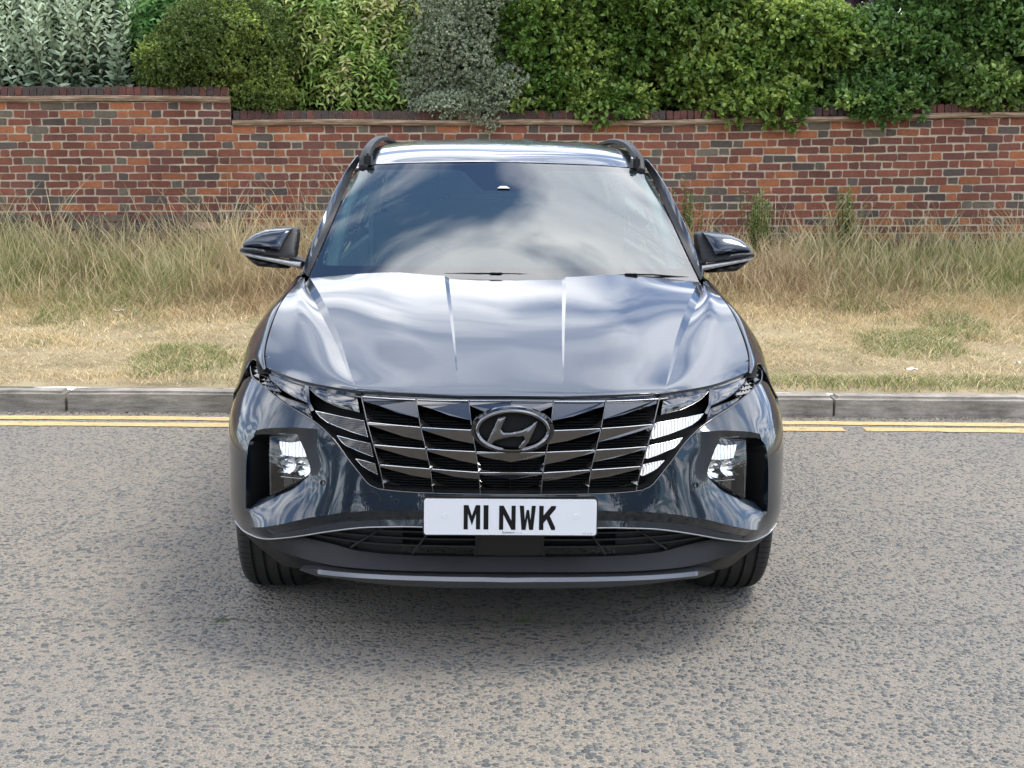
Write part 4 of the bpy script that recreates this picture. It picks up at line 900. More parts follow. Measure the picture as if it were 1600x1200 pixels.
# ---- mirrors
def inflate(poly,h,bul,y0,back=.10,lean=0.,sweep=0.):
    V,F,O_=cdt(poly,h=h); O_=harmonic(V,F,O_,rhs=1.); O_=np.sqrt(np.maximum(O_,0)); O_=O_/O_.max()*bul
    P=np.stack([V[:,0],y0-O_+(V[:,1]-1.19)*lean-(V[:,0]+.93)*sweep,V[:,1]],1); nv,nf=flange(P,F,back,np.array([[0,1,0]]*len(P))); 
    b=MB(); b.add(list(P)+list(nv),[tuple(a) for a in F]+nf); return b
for sd_ in (-1,1):
    MR=empty('door_mirror',parent=CAR)
    sh=0 if sd_<0 else -.045
    def fin(b,name,mats,ang=40):
        if sd_>0: b.v=[(-x+sh,y,z) for x,y,z in b.v]; b.f=[tuple(reversed(q)) for q in b.f]
        return b.build(name,mats,MR,ang)
    xz=lambda k:[(x,z) for x,_,z in OX[k]]
    fin(inflate(xz('m_all'),.008,.02,1.475,.10,.9),'mirror_body','plastic')
    fin(inflate(xz('m_cap'),.008,.020,1.435,.05,.9,.10),'mirror_cap','paint',50)
    fin(inflate(xz('m_bot'),.008,.03,1.42,.14),'mirror_base','plastic')
    fin(inflate(xz('m_silver'),.006,.003,1.385,.08,0,.05),'mirror_trim','satin')
    fin(inflate(xz('m_sig'),.004,.004,1.372,.03,0,.1),'side_indicator','skid')
    b=MB(); v=[(-.84,1.40,1.150),(-.84,1.52,1.150),(-.75,1.56,1.118),(-.75,1.44,1.118),(-.84,1.40,1.135),(-.84,1.52,1.135),(-.75,1.56,1.09),(-.75,1.44,1.09)]
    b.add(v,[(0,1,2,3),(7,6,5,4),(0,3,7,4),(1,5,6,2),(3,2,6,7),(0,4,5,1)]); fin(b,'mirror_arm','plastic')
    b=MB(); b.add([(-.99,1.585,1.16),(-.83,1.585,1.15),(-.83,1.585,1.24),(-.97,1.585,1.235)],[(0,1,2,3)]); fin(b,'mirror_glass','chrome')
# ---- wipers
def wiper(pts,blk):
    b=MB(); b.tube(pts,[.0035]*len(pts),6); b.box((blk[0],blk[1],blk[2]-.003),(.05,.016,.009),0,.003); return b.build('wiper','black',CAR,40)
wiper([(-.225,1.13,1.113),(-.10,1.12,1.1165),(.05,1.12,1.1155),(.20,1.13,1.111)],(-.035,1.12,1.1195))
wiper([(.40,1.16,1.110),(.48,1.165,1.1145),(.56,1.18,1.1135),(.70,1.22,1.10)],(.475,1.16,1.118))
b=MB(); P=[]
for k in range(25):
    x=-.74+1.48*k/24; y=1.12+.20*(abs(x)/.74)**2; P+=[(x,y-.03,1.080-.02*(x/.74)**2),(x,y+.06,1.088-.02*(x/.74)**2)]
b.add(P,[(2*i,2*i+2,2*i+3,2*i+1) for i in range(24)]); b.build('scuttle','black',CAR)
# ---- interior
b=MB(); P=[]
for k in range(21):
    x=-.70+1.4*k/20; q=.10*(abs(x)/.7)**2; P.append([(x,1.26+q,1.075),(x,1.55+q,1.085),(x,1.85,1.06),(x,1.93,1.00),(x,1.93,.7)])
v,f=net(np.array(P),41,20); b.add(v,f); b.build('dashboard','dash',CAR,60)
SW=MB(); c=Vector((-.37,2.10,.98)); v=[]
pts=[]
for k in range(33):
    a=2*math.pi*k/32; pts.append((c.x+.19*math.cos(a),c.y+.19*math.sin(a)*.42,c.z+.19*math.sin(a)*.9+.02))
SW.tube(pts,.015,8); SW.box((c.x,c.y,c.z),(.16,.06,.12),0,.03); SW.box((c.x,c.y,c.z),(.36,.02,.03),0,.008); SW.build('steering_wheel','dash',CAR,50)
for x in (-.37,.37):
    st_=empty('front_seat',parent=CAR)
    b=MB(); b.box((x,2.62,1.0),(.46,.14,.66),0,.06,-.22); b.box((x,2.35,.66),(.50,.52,.16),0,.05); b.build('seat_shell','seat',st_,50)
    b=MB(); b.box((x,2.70,1.38),(.25,.10,.16),0,.04,-.15); b.tube([(x-.06,2.69,1.28),(x-.06,2.695,1.34)],.006,6); b.tube([(x+.06,2.69,1.28),(x+.06,2.695,1.34)],.006,6); b.build('headrest','seat',st_,50)
b=MB(); b.box((0,3.5,.95),(1.25,.16,.7),0,.06,-.2); b.build('rear_seat','seat',CAR,50)
b=MB(); v,f=net([[(x*s_,y,z-.02*abs(x)/.3) for x in (-.29,-.1,.1,.29) for s_ in (2,)] for y,z in ((1.97,1.488),(2.3,1.54),(2.9,1.57),(3.6,1.55),(4.0,1.50))],12,10); b.add(v,f); b.box((.70,2.6,.85),(.03,2.3,.5)); b.box((-.70,2.6,.85),(.03,2.3,.5)); b.box((0,2.9,.42),(1.4,2.4,.04)); b.box((.66,3.6,1.2),(.03,.5,.5)); b.box((-.66,3.6,1.2),(.03,.5,.5)); b.box((0,1.95,.55),(1.4,.06,.6)); b.build('cabin_lining','lining',CAR)
for sd_ in (-1,1):
    b=MB(); b.tube([(.68,1.42,1.09),(.665,1.55,1.20),(.645,1.70,1.30),(.62,1.88,1.40),(.59,2.05,1.475)],[.028,.026,.024,.024,.024],8)
    if sd_<0:b.flip()
    b.build('pillar_lining','lining',CAR,60)
b=MB(); b.box((0,1.90,1.40),(.24,.03,.065),0,.012,-.2); b.box((0,1.82,1.455),(.12,.12,.05),0,.01,.5); b.build('rear_view_mirror','black',CAR,40)
# ---- wheels
def wheel(x,y,steer=0.):
    s=1 if x>0 else -1; Wl=empty('wheel',(x,y,.358),(0,0,steer),CAR); b=MB(); hw=.118; Rr=.358
    prof=[(-hw+.02,.235),(-hw,.27),(-hw-.003,.30),(-hw+.004,.335),(-hw+.018,.350),(-hw+.030,.3555)]
    for gx_ in (-.062,-.022,.022,.062): prof+=[(gx_-.006,Rr),(gx_-.0045,Rr-.010),(gx_+.0045,Rr-.010),(gx_+.006,Rr)]
    prof+=[(hw-.030,.3555),(hw-.018,.350),(hw-.004,.335),(hw+.003,.30),(hw,.27),(hw-.02,.235)]
    b.lathe(prof,120)
    # sipes: cross-cuts across the shoulder blocks
    for k in range(90):
        a=2*math.pi*k/90
        for sx in (-1,1):
            p=[]; 
            for xx,r in ((sx*.072,.3590),(sx*.104,.3535)):
                for da in (-.004,.004): p.append((xx,r*math.cos(a+da+ (xx*.2)),r*math.sin(a+da+(xx*.2))))
            b.add(p,[(0,1,3,2)],1)
    b.build('tyre',['rubber','void'],Wl,35)
    b=MB(); b.lathe([(hw-.02,.236),(hw-.006,.232),(hw-.012,.220),(hw-.04,.215),(-hw+.02,.215),(-hw+.02,.236)],60)
    for k in range(5):
        a=2*math.pi*k/5
        for da in (-.16,.16):
            c1_=(hw-.03,.05*math.cos(a),.05*math.sin(a)); c2_=(hw-.02,.222*math.cos(a+da),.222*math.sin(a+da)); b.tube([c1_,c2_],[.022,.014],6)
    b.lathe([(hw-.06,.001),(hw-.02,.001),(hw-.02,.05),(hw-.035,.065),(hw-.06,.07)],30)
    if s<0:b.flip()
    b.build('rim','alloy',Wl,40)
for x in (-.8075,.8075):
    wheel(x,ARY,0); wheel(x,ARY+2.68)
# ================================================================= the place
def vnoise(x,y,s,seed=0):
    r=np.random.default_rng(seed).random((64,64)); x=np.asarray(x)*s+17.3;y=np.asarray(y)*s+5.1
    i=np.floor(x).astype(int);j=np.floor(y).astype(int);u=x-i;v=y-j;u=u*u*(3-2*u);v=v*v*(3-2*v)
    g=lambda a,b:r[a%64,b%64]
    return (g(i,j)*(1-u)+g(i+1,j)*u)*(1-v)+(g(i,j+1)*(1-u)+g(i+1,j+1)*u)*v
TILT=.01216
KY=4.21
def gz(x,y):   # ground height of verge and garden
    x=np.asarray(x,float);y=np.asarray(y,float)
    road=-math.tan(TILT)*x
    t=np.clip((y-4.5)/5.0,0,1); f=1-t
    h=.125+.30*np.interp(y,[4.3,5.5,7,8.2,9.5,12],[0,.03,.13,.45,.95,1.05])
    return road*f*np.where(np.abs(x)<60,1,60/np.maximum(np.abs(x),60))+h+.03*(vnoise(x,y,.8,3)-.5)*np.clip((y-4.4)/.5,0,1)+.015*(vnoise(x,y,3,4)-.5)*np.clip((y-4.4)/.4,0,1)
def grid(name,xs,ys,zf,mats,kind='structure',label=None):
    X,Y=np.meshgrid(xs,ys); Z=zf(X,Y)*np.ones_like(X); v=np.stack([X,Y,Z],-1).reshape(-1,3); nx=len(xs)
    f=[(j*nx+i,j*nx+i+1,(j+1)*nx+i+1,(j+1)*nx+i) for j in range(len(ys)-1) for i in range(nx-1)]
    o=pyd(name,v,f,mats,None,180); o['kind']=kind
    if label:o['label']=label
    return o
def spread(lo,hi,n,far): 
    a=np.linspace(lo,hi,n); return np.concatenate([[-far,-far/3,-far/8,lo*2],a,[hi*2,far/8,far/3,far]])
# ---- asphalt
m=M['asphalt']=mat('worn_asphalt',(.2,.19,.17),.88)
tcn=nd(m,'ShaderNodeTexCoord'); ob_=tcn.outputs['Object']
def vor(m,scale,feature='F1',vec=None,rand=1.):
    v=nd(m,'ShaderNodeTexVoronoi',feature=feature); v.inputs['Scale'].default_value=scale; v.inputs['Randomness'].default_value=rand; lk(m,vec,v.inputs['Vector']); return v
wob=nd(m,'ShaderNodeVectorMath',operation='MULTIPLY_ADD'); nz=nd(m,'ShaderNodeTexNoise'); nz.inputs['Scale'].default_value=55; lk(m,ob_,nz.inputs['Vector']); lk(m,nz.outputs[1],wob.inputs[0]); wob.inputs[1].default_value=(.006,.006,.0); lk(m,ob_,wob.inputs[2]); wv3=wob.outputs[0]
patch=noise(m,1.1,4,.6,ob_); patch2=noise(m,.35,3,.5,ob_)
def layer(scale,p_lo,p_hi,r0,r1):
    v1=vor(m,scale,'F1',wv3,1.); sp_=nd(m,'ShaderNodeSeparateColor'); lk(m,v1.outputs['Color'],sp_.inputs[0])
    thr=nd(m,'ShaderNodeMapRange'); thr.inputs[1].default_value=.35; thr.inputs[2].default_value=.65; thr.inputs[3].default_value=p_lo; thr.inputs[4].default_value=p_hi; lk(m,patch,thr.inputs[0])
    g=nd(m,'ShaderNodeMath',operation='GREATER_THAN'); lk(m,sp_.outputs[0],g.inputs[0]); lk(m,thr.outputs[0],g.inputs[1])
    rr_=nd(m,'ShaderNodeMapRange'); rr_.inputs[3].default_value=r0; rr_.inputs[4].default_value=r1; lk(m,sp_.outputs[2],rr_.inputs[0])
    dd=nd(m,'ShaderNodeMath',operation='DIVIDE'); lk(m,v1.outputs['Distance'],dd.inputs[0]); lk(m,rr_.outputs[0],dd.inputs[1])
    e=nd(m,'ShaderNodeMapRange'); e.inputs[1].default_value=1.0; e.inputs[2].default_value=.84; lk(m,dd.outputs[0],e.inputs[0])
    h=nd(m,'ShaderNodeMapRange'); h.interpolation_type='SMOOTHSTEP'; h.inputs[1].default_value=1.08; h.inputs[2].default_value=.35; lk(m,dd.outputs[0],h.inputs[0])
    mk=nd(m,'ShaderNodeMath',operation='MULTIPLY'); lk(m,g.outputs[0],mk.inputs[0]); lk(m,e.outputs[0],mk.inputs[1])
    hh=nd(m,'ShaderNodeMath',operation='MULTIPLY'); lk(m,g.outputs[0],hh.inputs[0]); lk(m,h.outputs[0],hh.inputs[1])
    return mk.outputs[0],hh.outputs[0],ramp(m,sp_.outputs[1],[(0,(.10,.11,.112)),(.3,(.155,.162,.158)),(.65,(.215,.213,.197)),(1,(.31,.29,.25))])
fine=noise(m,240,3,.8,ob_); fine2=noise(m,110,4,.75,ob_)
sand=ramp(m,fine,[(.34,(.08,.068,.053)),(.48,(.25,.213,.168)),(.58,(.38,.325,.255)),(.68,(.70,.62,.50))])
sand=mixc(m,.35,sand,ramp(m,fine2,[(.35,(.15,.14,.12)),(.65,(.38,.34,.285))]))
tone=ramp(m,patch2,[(.3,(.86,.88,.90)),(.7,(1.06,1.03,.98))])
mA,hA,cA=layer(46,.45,.05,.34,.60); mB,hB,cB=layer(80,.55,.25,.30,.55)
base=mixc(m,mB,sand,cB); base=mixc(m,mA,base,cA); base=mixc(m,1.0,base,tone,'MULTIPLY')
sx=nd(m,'ShaderNodeSeparateXYZ'); lk(m,ob_,sx.inputs[0]); seam=noise(m,2.5,5,.7,ob_)
sa=nd(m,'ShaderNodeMath',operation='MULTIPLY_ADD'); lk(m,seam,sa.inputs[0]); sa.inputs[1].default_value=.22; lk(m,sx.outputs[1],sa.inputs[2])
sb=nd(m,'ShaderNodeMath',operation='SUBTRACT'); lk(m,sa.outputs[0],sb.inputs[0]); sb.inputs[1].default_value=.54
sc2=nd(m,'ShaderNodeMath',operation='ABSOLUTE'); lk(m,sb.outputs[0],sc2.inputs[0]); sm=ramp(m,sc2.outputs[0],[(.004,(.74,.72,.69)),(.014,(1,1,1))]); base=mixc(m,1.0,base,sm,'MULTIPLY')
lk(m,base,bs(m).inputs['Base Color'])
h1=nd(m,'ShaderNodeMath',operation='MULTIPLY_ADD'); lk(m,hB,h1.inputs[0]); h1.inputs[1].default_value=.5; lk(m,hA,h1.inputs[2])
hs=nd(m,'ShaderNodeMath',operation='MULTIPLY_ADD'); lk(m,fine2,hs.inputs[0]); hs.inputs[1].default_value=.7; lk(m,h1.outputs[0],hs.inputs[2])
lk(m,bump(m,hs.outputs[0],1.0,.013).outputs[0],bs(m).inputs['Normal'])
ROADY=np.concatenate([[-300,-100,-40,-15],np.linspace(-6,KY+.02,22)])
grid('road',spread(-8,8,41,400),ROADY,lambda X,Y:-math.tan(TILT)*np.clip(X,-60,60)+.0*X,'asphalt')
# smoother worn strip near the channel, sheet 4 mm above
# ---- yellow lines
m=M['yellow']=mat('yellow_paint',(.62,.42,.10),.8)
ob_=nd(m,'ShaderNodeTexCoord').outputs['Object']
lk(m,ramp(m,noise(m,45,5,.7,ob_),[(.3,(.40,.28,.11)),(.5,(.55,.39,.16)),(.75,(.60,.48,.28))]),bs(m).inputs['Base Color'])
m2=m; cut=ramp(m,noise(m,16,9,.78,ob_),[(.36,(0,0,0)),(.40,(1,1,1))]); lk(m,cut,bs(m).inputs['Alpha'])
lk(m,bump(m,noise(m,120,4,.7,ob_),.8,.006).outputs[0],bs(m).inputs['Normal'])
def line(y0,y1,segs,seed):
    b=MB()
    for a,c in segs:
        n=int((c-a)/.03); xs=np.linspace(a,c,n)
        e0=y0+.016*(vnoise(xs,xs*0,9,seed)-.5)+.03*(vnoise(xs,xs*0,1.1,seed+5)-.5); e1=y1+.016*(vnoise(xs,xs*0,9,seed+1)-.5)+.03*(vnoise(xs,xs*0,1.1,seed+5)-.5)
        v=[];
        for x,p,q in zip(xs,e0,e1): v+=[(x,p,-math.tan(TILT)*x+.004),(x,q,-math.tan(TILT)*x+.004)]
        b.add(v,[(2*i,2*i+2,2*i+3,2*i+1) for i in range(n-1)])
    o=b.build('yellow_line','yellow'); o['kind']='structure'; return o
line(3.938,4.045,[(-16,16)],1); line(3.752,3.865,[(-16,1.46),(1.56,2.02),(2.14,16)],3)
# ---- kerb
m=M['kerb']=mat('kerb_stone',(.27,.25,.22),.85)
ob_=nd(m,'ShaderNodeTexCoord').outputs['Object']
kc=ramp(m,noise(m,3.0,8,.65,ob_),[(.3,(.19,.175,.155)),(.5,(.30,.275,.24)),(.72,(.42,.385,.34))])
mpn=nd(m,'ShaderNodeMapping'); mpn.inputs['Scale'].default_value=(1,1,7); lk(m,ob_,mpn.inputs[0])
k2=ramp(m,noise(m,6,6,.7,mpn.outputs[0]),[(.35,(.62,.6,.57)),(.6,(1.12,1.1,1.06))]); kc=mixc(m,1.,kc,k2,'MULTIPLY')
k3=ramp(m,noise(m,160,3,.6,ob_),[(.3,(.8,.8,.8)),(.7,(1.15,1.15,1.15))]); kc=mixc(m,1.,kc,k3,'MULTIPLY'); lk(m,kc,bs(m).inputs['Base Color'])
lk(m,bump(m,noise(m,110,5,.7,ob_),.6,.008).outputs[0],bs(m).inputs['Normal'])
b=MB(); bm_=[]
joints=[-16,-14.4,-12.8,-11.2,-9.5,-8.1,-6.85,-5.9,-4.25,-2.50,-.96,-.0,.95,1.985,3.63,5.4,6.6,7.9,9.5]
joints=[-16,-14.4,-12.8,-11.2,-9.5,-8.1,-6.85,-5.7,-4.1,-2.54,-1.05,.2,1.13,2.06,3.57,5.2,6.6,7.9,9.5,11,12.6,14.2,16]
for a,c in zip(joints[:-1],joints[1:]):
    bm=bmesh.new(); bmesh.ops.create_cube(bm,size=1)
    for q in bm.verts: q.co=Vector((q.co.x*(c-a-.016),q.co.y*.15,q.co.z*.32))
    bmesh.ops.bevel(bm,geom=[e for e in bm.edges if all(v.co.z>0 for v in e.verts)],offset=.018,segments=3,affect='EDGES')
    bmesh.ops.subdivide_edges(bm,edges=[e for e in bm.edges if abs(e.verts[0].co.x-e.verts[1].co.x)>.3],cuts=14)
    dy=random.uniform(-.006,.006);dz=random.uniform(-.004,.004); xc=(a+c)/2; sd0=random.random()*50
    for q in bm.verts:
        q.co+=Vector((xc,KY+.075+dy,.125-.16+dz)); q.co.z-=math.tan(TILT)*q.co.x; q.co.y+=.008*(vnoise(q.co.x+sd0,q.co.z*9,3,9)-.5); q.co.z+=.006*(vnoise(q.co.x+sd0,q.co.y*20,4,8)-.5)
    bm.verts.index_update(); b.add([q.co for q in bm.verts],[[q.index for q in g_.verts] for g_ in bm.faces]); bm.free()
o=b.build('kerb','kerb',None,45); o['kind']='structure'
b=MB(); b.add([(-12,KY+.02,-.14+.10+.146),(12,KY+.02,-.14+.10-.146),(12,KY+.14,.09-.146),(-12,KY+.14,.09+.146)],[(0,1,2,3)]); 
# ---- verge soil
m=M['soil']=mat('verge_soil',(.3,.24,.16),.95)
ob_=nd(m,'ShaderNodeTexCoord').outputs['Object']
sc_=ramp(m,noise(m,2.2,8,.65,ob_),[(.3,(.24,.20,.11)),(.48,(.40,.32,.19)),(.62,(.50,.41,.26)),(.8,(.46,.40,.30))])
s2=ramp(m,noise(m,70,6,.75,ob_),[(.3,(.55,.55,.5)),(.65,(1.15,1.12,1.05))]); lk(m,mixc(m,1.,sc_,s2,'MULTIPLY'),bs(m).inputs['Base Color'])
lk(m,bump(m,noise(m,60,6,.75,ob_),1,.02).outputs[0],bs(m).inputs['Normal'])
VY=np.concatenate([[KY+.13],np.linspace(KY+.2,10.1,60),[12,16,25,60,200,600]])
grid('verge',spread(-8,8,81,400),VY,lambda X,Y:gz(X,Y)-.0,'soil')
# ---- brick wall in Flemish bond
WALL=empty('brick_wall',(0,10,0)); tag(WALL,'old red and grey brick wall behind the grass verge, its left part taller','wall')
m=M['brick']=bpy.data.materials.new('brick'); m.use_nodes=True; bs(m).inputs['Roughness'].default_value=.9
at=nd(m,'ShaderNodeAttribute',attribute_name='tone'); ob_=nd(m,'ShaderNodeTexCoord').outputs['Object']
c_=mixc(m,1.,at.outputs['Color'],ramp(m,noise(m,26,6,.7,ob_),[(.25,(.60,.58,.58)),(.5,(1,1,1)),(.75,(1.25,1.2,1.15))]),'MULTIPLY')
sp=noise(m,75,3,.6,ob_); c_=mixc(m,ramp(m,sp,[(.69,(0,0,0)),(.74,(.5,.5,.5))]),c_,(.45,.38,.31))
mpb=nd(m,'ShaderNodeMapping'); mpb.inputs['Scale'].default_value=(1.6,1,.45); lk(m,ob_,mpb.inputs[0]); big=noise(m,1.0,7,.65,mpb.outputs[0]); c_=mixc(m,1.,c_,ramp(m,big,[(.3,(.70,.68,.68)),(.5,(.98,.97,.96)),(.7,(1.22,1.20,1.16))]),'MULTIPLY')
lk(m,c_,bs(m).inputs['Base Color']); lk(m,bump(m,noise(m,90,5,.7,ob_),.5,.006).outputs[0],bs(m).inputs['Normal'])
m=M['mortar']=mat('lime_mortar',(.42,.34,.24),.95); ob_=nd(m,'ShaderNodeTexCoord').outputs['Object']
lk(m,ramp(m,noise(m,9,7,.7,ob_),[(.3,(.32,.26,.185)),(.55,(.50,.41,.30)),(.75,(.60,.52,.40))]),bs(m).inputs['Base Color']); lk(m,bump(m,noise(m,90,5,.7,ob_),.7,.008).outputs[0],bs(m).inputs['Normal'])
m=M['stonecap']=mat('weathered_creasing',(.4,.33,.25),.9); ob_=nd(m,'ShaderNodeTexCoord').outputs['Object']
mp3=nd(m,'ShaderNodeMapping'); mp3.inputs['Scale'].default_value=(1,1,12); lk(m,ob_,mp3.inputs[0])
lk(m,ramp(m,noise(m,4,7,.7,mp3.outputs[0]),[(.3,(.13,.09,.06)),(.48,(.28,.18,.115)),(.62,(.48,.38,.27)),(.8,(.26,.15,.095))]),bs(m).inputs['Base Color'])
def brickcol():
    r=random.random()
    if r<.34: c=(.205,.070,.042)
    elif r<.56: c=(.150,.058,.040)
    elif r<.72: c=(.31,.112,.048)
    elif r<.87: c=(.092,.072,.060)
    elif r<.94: c=(.125,.105,.075)
    else: c=(.13,.055,.042)
    q=random.uniform(.82,1.18); return (c[0]*q,c[1]*q,c[2]*q)
def rise_(x,z): return (.085*max(0,min((x-1.8)/3.6,1.25)))*max(0,(z-.85))/(1.794-.85)
class Bricks:
    def __init__(s): s.v=[];s.f=[];s.c=[]
    def brick(s,x0,x1,z0,z1,y=0.,d=.05,col=None,rnd=.0048):
        if getattr(s,'rise',0): e_=rise_(x0,z0); z0+=e_; z1+=rise_(x0,z1)
        cx_,cz_=(x0+x1)/2,(z0+z1)/2; r=random.uniform(.004,.012); b0=len(s.v); rr=lambda:random.uniform(-rnd,rnd)
        pts=[(x0+r,z0),(x1-r,z0),(x1,z0+r),(x1,z1-r),(x1-r,z1),(x0+r,z1),(x0,z1-r),(x0,z0+r)]; pts=[(a+rr(),c+rr()) for a,c in pts]
        yo=y+random.uniform(-.003,.003)
        for (a,c) in pts: s.v.append((a,yo,c))
        for (a,c) in pts: s.v.append((cx_+(a-cx_)*1.02,yo+.006,cz_+(c-cz_)*1.04))
        for (a,c) in pts: s.v.append((cx_+(a-cx_)*1.02,yo+d,cz_+(c-cz_)*1.04))
        s.f.append(tuple(b0+i for i in range(8)))
        for l in (0,8): s.f+=[(b0+l+8+i,b0+l+8+(i+1)%8,b0+l+(i+1)%8,b0+l+i) for i in range(8)]
        s.c+=[col or brickcol()]*24
    def build(s,name,parent):
        me=bpy.data.meshes.new(name); me.from_pydata(s.v,[],s.f); a=me.color_attributes.new('tone','FLOAT_COLOR','POINT'); a.data.foreach_set('color',np.concatenate([np.array(s.c),np.ones((len(s.c),1))],1).ravel())
        return link(name,me,'brick',parent)
CH=.0755; ZR=1.794; ZL=2.02
bk=Bricks(); bk.rise=1; XS=-2.49
def top(x): return 0.0 if x<1.9 else .0
nrow=26
for r in range(nrow):
    z1=ZL-r*CH-.006; z0=z1-CH+.0150
    sag=lambda x: .012*(vnoise(x,r*.07,.5,21)-.5)
    x=-13.2+random.uniform(-.01,.01)+(0 if r%2 else -.168); k=0
    xr=13.6
    while x<xr:
        L=(.211 if k%2==0 else .093)+random.uniform(-.004,.004)
        if (x+L>XS and z1>ZR+.01): 
            if x<XS-.06: L=XS-x
            else: break
        s0=sag(x); bk.brick(x,x+L-.0,z0+s0,z1+s0); x+=L+.0150+random.uniform(-.0015,.0025); k+=1
# plinth: projecting courses low down
pl_=Bricks()
def plinth(xa,xb,zt,rows,y):
    for r in range(rows):
        z1=zt-r*CH; x=xa+random.uniform(0,.1)
        while x<xb:
            L=random.choice([.214,.098,.214])+random.uniform(-.01,.01)
            c=random.choice([(.13,.055,.045),(.10,.075,.06),(.14,.10,.075),(.09,.08,.07)]); 
            if xa<-3 and r==1 and -3.3<x<-2.6 and random.random()<.5: c=(.42,.27,.21)
            pl_.brick(x,min(x+L,xb),z1-CH+.008,z1,y-.012*r,.2,c,.006); x+=L+.006
plinth(-13.2,-2.42,.93,4,-.05); plinth(2.0,13.6,.672,4,-.05); plinth(-2.42,2.0,.60,3,-.04)
mas=bk.build('masonry',WALL); pl_.build('plinth',WALL)
b=MB(); v=[];f=[]
b.box((-7.845,.12,1.2),(10.71,.228,1.64))
for k in range(46):
    xa=-2.49+.35*k; zt=1.79+rise_(xa+.175,1.79)+.004; b.box((xa+.175,.12,.37+(zt-.37)/2),(.352,.228,zt-.37))

b.v=[(x,y,z) for x,y,z in b.v]; b.build('mortar_bed','mortar',WALL)
# creasing course and brick-on-edge coping
cap=Bricks(); b=MB()
for (xa,xb,zb,rise) in ((-13.2,XS+.01,ZL+.002,0.),(XS+.02,13.6,ZR+.002,.085)):
    n=int((xb-xa)/.25); P=[];f=[]
    zz_=lambda x: zb+(rise*np.clip((x-1.8)/3.6,0,1.25) if rise else 0)
    prof=[(.02,0),(-.035,.004),(-.045,.022),(-.05,.026),(-.05,.050),(-.02,.056),(.24,.056)]
    for i in range(n+1):
        x=xa+(xb-xa)*i/n
        for (yy,dz) in prof: P.append((x,yy+.004*math.sin(x*9),zz_(x)+dz+.004*math.sin(x*3.1)))
    k=len(prof)
    for i in range(n):
        for j in range(k-1): f.append((i*k+j,(i+1)*k+j,(i+1)*k+j+1,i*k+j+1))
    f+=[tuple(range(k)),tuple(reversed(range(n*k,n*k+k)))]
    b.add(P,f)
    x=xa+.01
    while x<xb-.03:
        L=.062+random.uniform(-.004,.004); z0=zz_(x)+.058; c=random.choice([(.10,.045,.038),(.075,.05,.042),(.13,.05,.038),(.065,.05,.045)]); 
        if abs(x+.2)<.12 and rise: c=(.45,.30,.27)
        cap.brick(x,min(x+L,xb),z0,z0+.083+random.uniform(-.004,.004),-.012,.24,c,.003); x+=L+.009
b.build('creasing_course','stonecap',WALL); cap.build('coping',WALL)
b=MB(); b.box((-7.84,.115,ZL+.095),(10.68,.21,.075)); b.box((-.35,.115,ZR+.095),(4.2,.21,.075)); b.build('coping_bed','mortar',WALL)
# ================================================================= vegetation
def leafmat(name,rough=.5,trans=.25,coat=0.):
    m=M[name]=bpy.data.materials.new(name); m.use_nodes=True; p=bs(m); p.inputs['Roughness'].default_value=rough
    at=nd(m,'ShaderNodeAttribute',attribute_name='tone'); lk(m,at.outputs['Color'],p.inputs['Base Color']); p.inputs['Specular IOR Level'].default_value=.5
    tr=nd(m,'ShaderNodeBsdfTranslucent'); lk(m,at.outputs['Color'],tr.inputs[0]); mx=nd(m,'ShaderNodeMixShader'); mx.inputs[0].default_value=trans
    out=m.node_tree.nodes['Material Output']; lk(m,p.outputs[0],mx.inputs[1]); lk(m,tr.outputs[0],mx.inputs[2]); lk(m,mx.outputs[0],out.inputs[0]); return m
leafmat('leaf',.42,.28); leafmat('grass',.7,.3); leafmat('grey_leaf',.6,.2)
m=M['bark']=mat('bark',(.09,.065,.045),.9)
def big(name,V,F4,C,mats,parent=None,smooth=False):
    """fast mesh from numpy: V n,3; F m,k; C n,3"""
    me=bpy.data.meshes.new(name); n=len(V); k=F4.shape[1]; me.vertices.add(n); me.vertices.foreach_set('co',V.astype(np.float32).ravel())
    me.loops.add(F4.size); me.loops.foreach_set('vertex_index',F4.astype(np.int32).ravel()); me.polygons.add(len(F4)); me.polygons.foreach_set('loop_start',np.arange(0,F4.size,k,dtype=np.int32)); me.update(calc_edges=True)
    a=me.color_attributes.new('tone','FLOAT_COLOR','POINT'); a.data.foreach_set('color',np.concatenate([C,np.ones((n,1))],1).astype(np.float32).ravel())
    return link(name,me,mats,parent)
def norm(a): return a/(np.linalg.norm(a,axis=1)[:,None]+1e-9)
def leaves(pos,dirs,L,Wd,col,droop=.15,fold=.25):
    """folded pointed leaves: 6 verts, 2 quads"""
    n=len(pos); d=norm(dirs); up=rng.normal(0,.55,(n,3))+np.array([0,-.35,.8]); s=norm(np.cross(d,up)); nn=np.cross(s,d)
    L=L[:,None];Wd=Wd[:,None]
    p0=pos; p3=pos+d*L-nn*L*droop; m1=pos+d*L*.35+nn*L*.04; m2=pos+d*L*.72-nn*L*droop*.3
    a=m1+s*Wd*.5+nn*Wd*fold;b_=m1-s*Wd*.5+nn*Wd*fold; a2=m2+s*Wd*.36+nn*Wd*fold*.7;b2=m2-s*Wd*.36+nn*Wd*fold*.7
    V=np.stack([p0,a,a2,p3,b2,b_,m1,m2],1).reshape(-1,3); i=np.arange(n)[:,None]*8
    F=np.concatenate([i+np.array([[0,6,7,1]])*0+np.array([[0,6,1,1]])*0+np.array([[0,6,7,2]])*0+np.array([[1,0,6,7]]),i+np.array([[1,7,3,2]]),i+np.array([[5,7,6,0]]),i+np.array([[5,4,3,7]])])
    C=np.repeat(col,8,0); return V,F,C
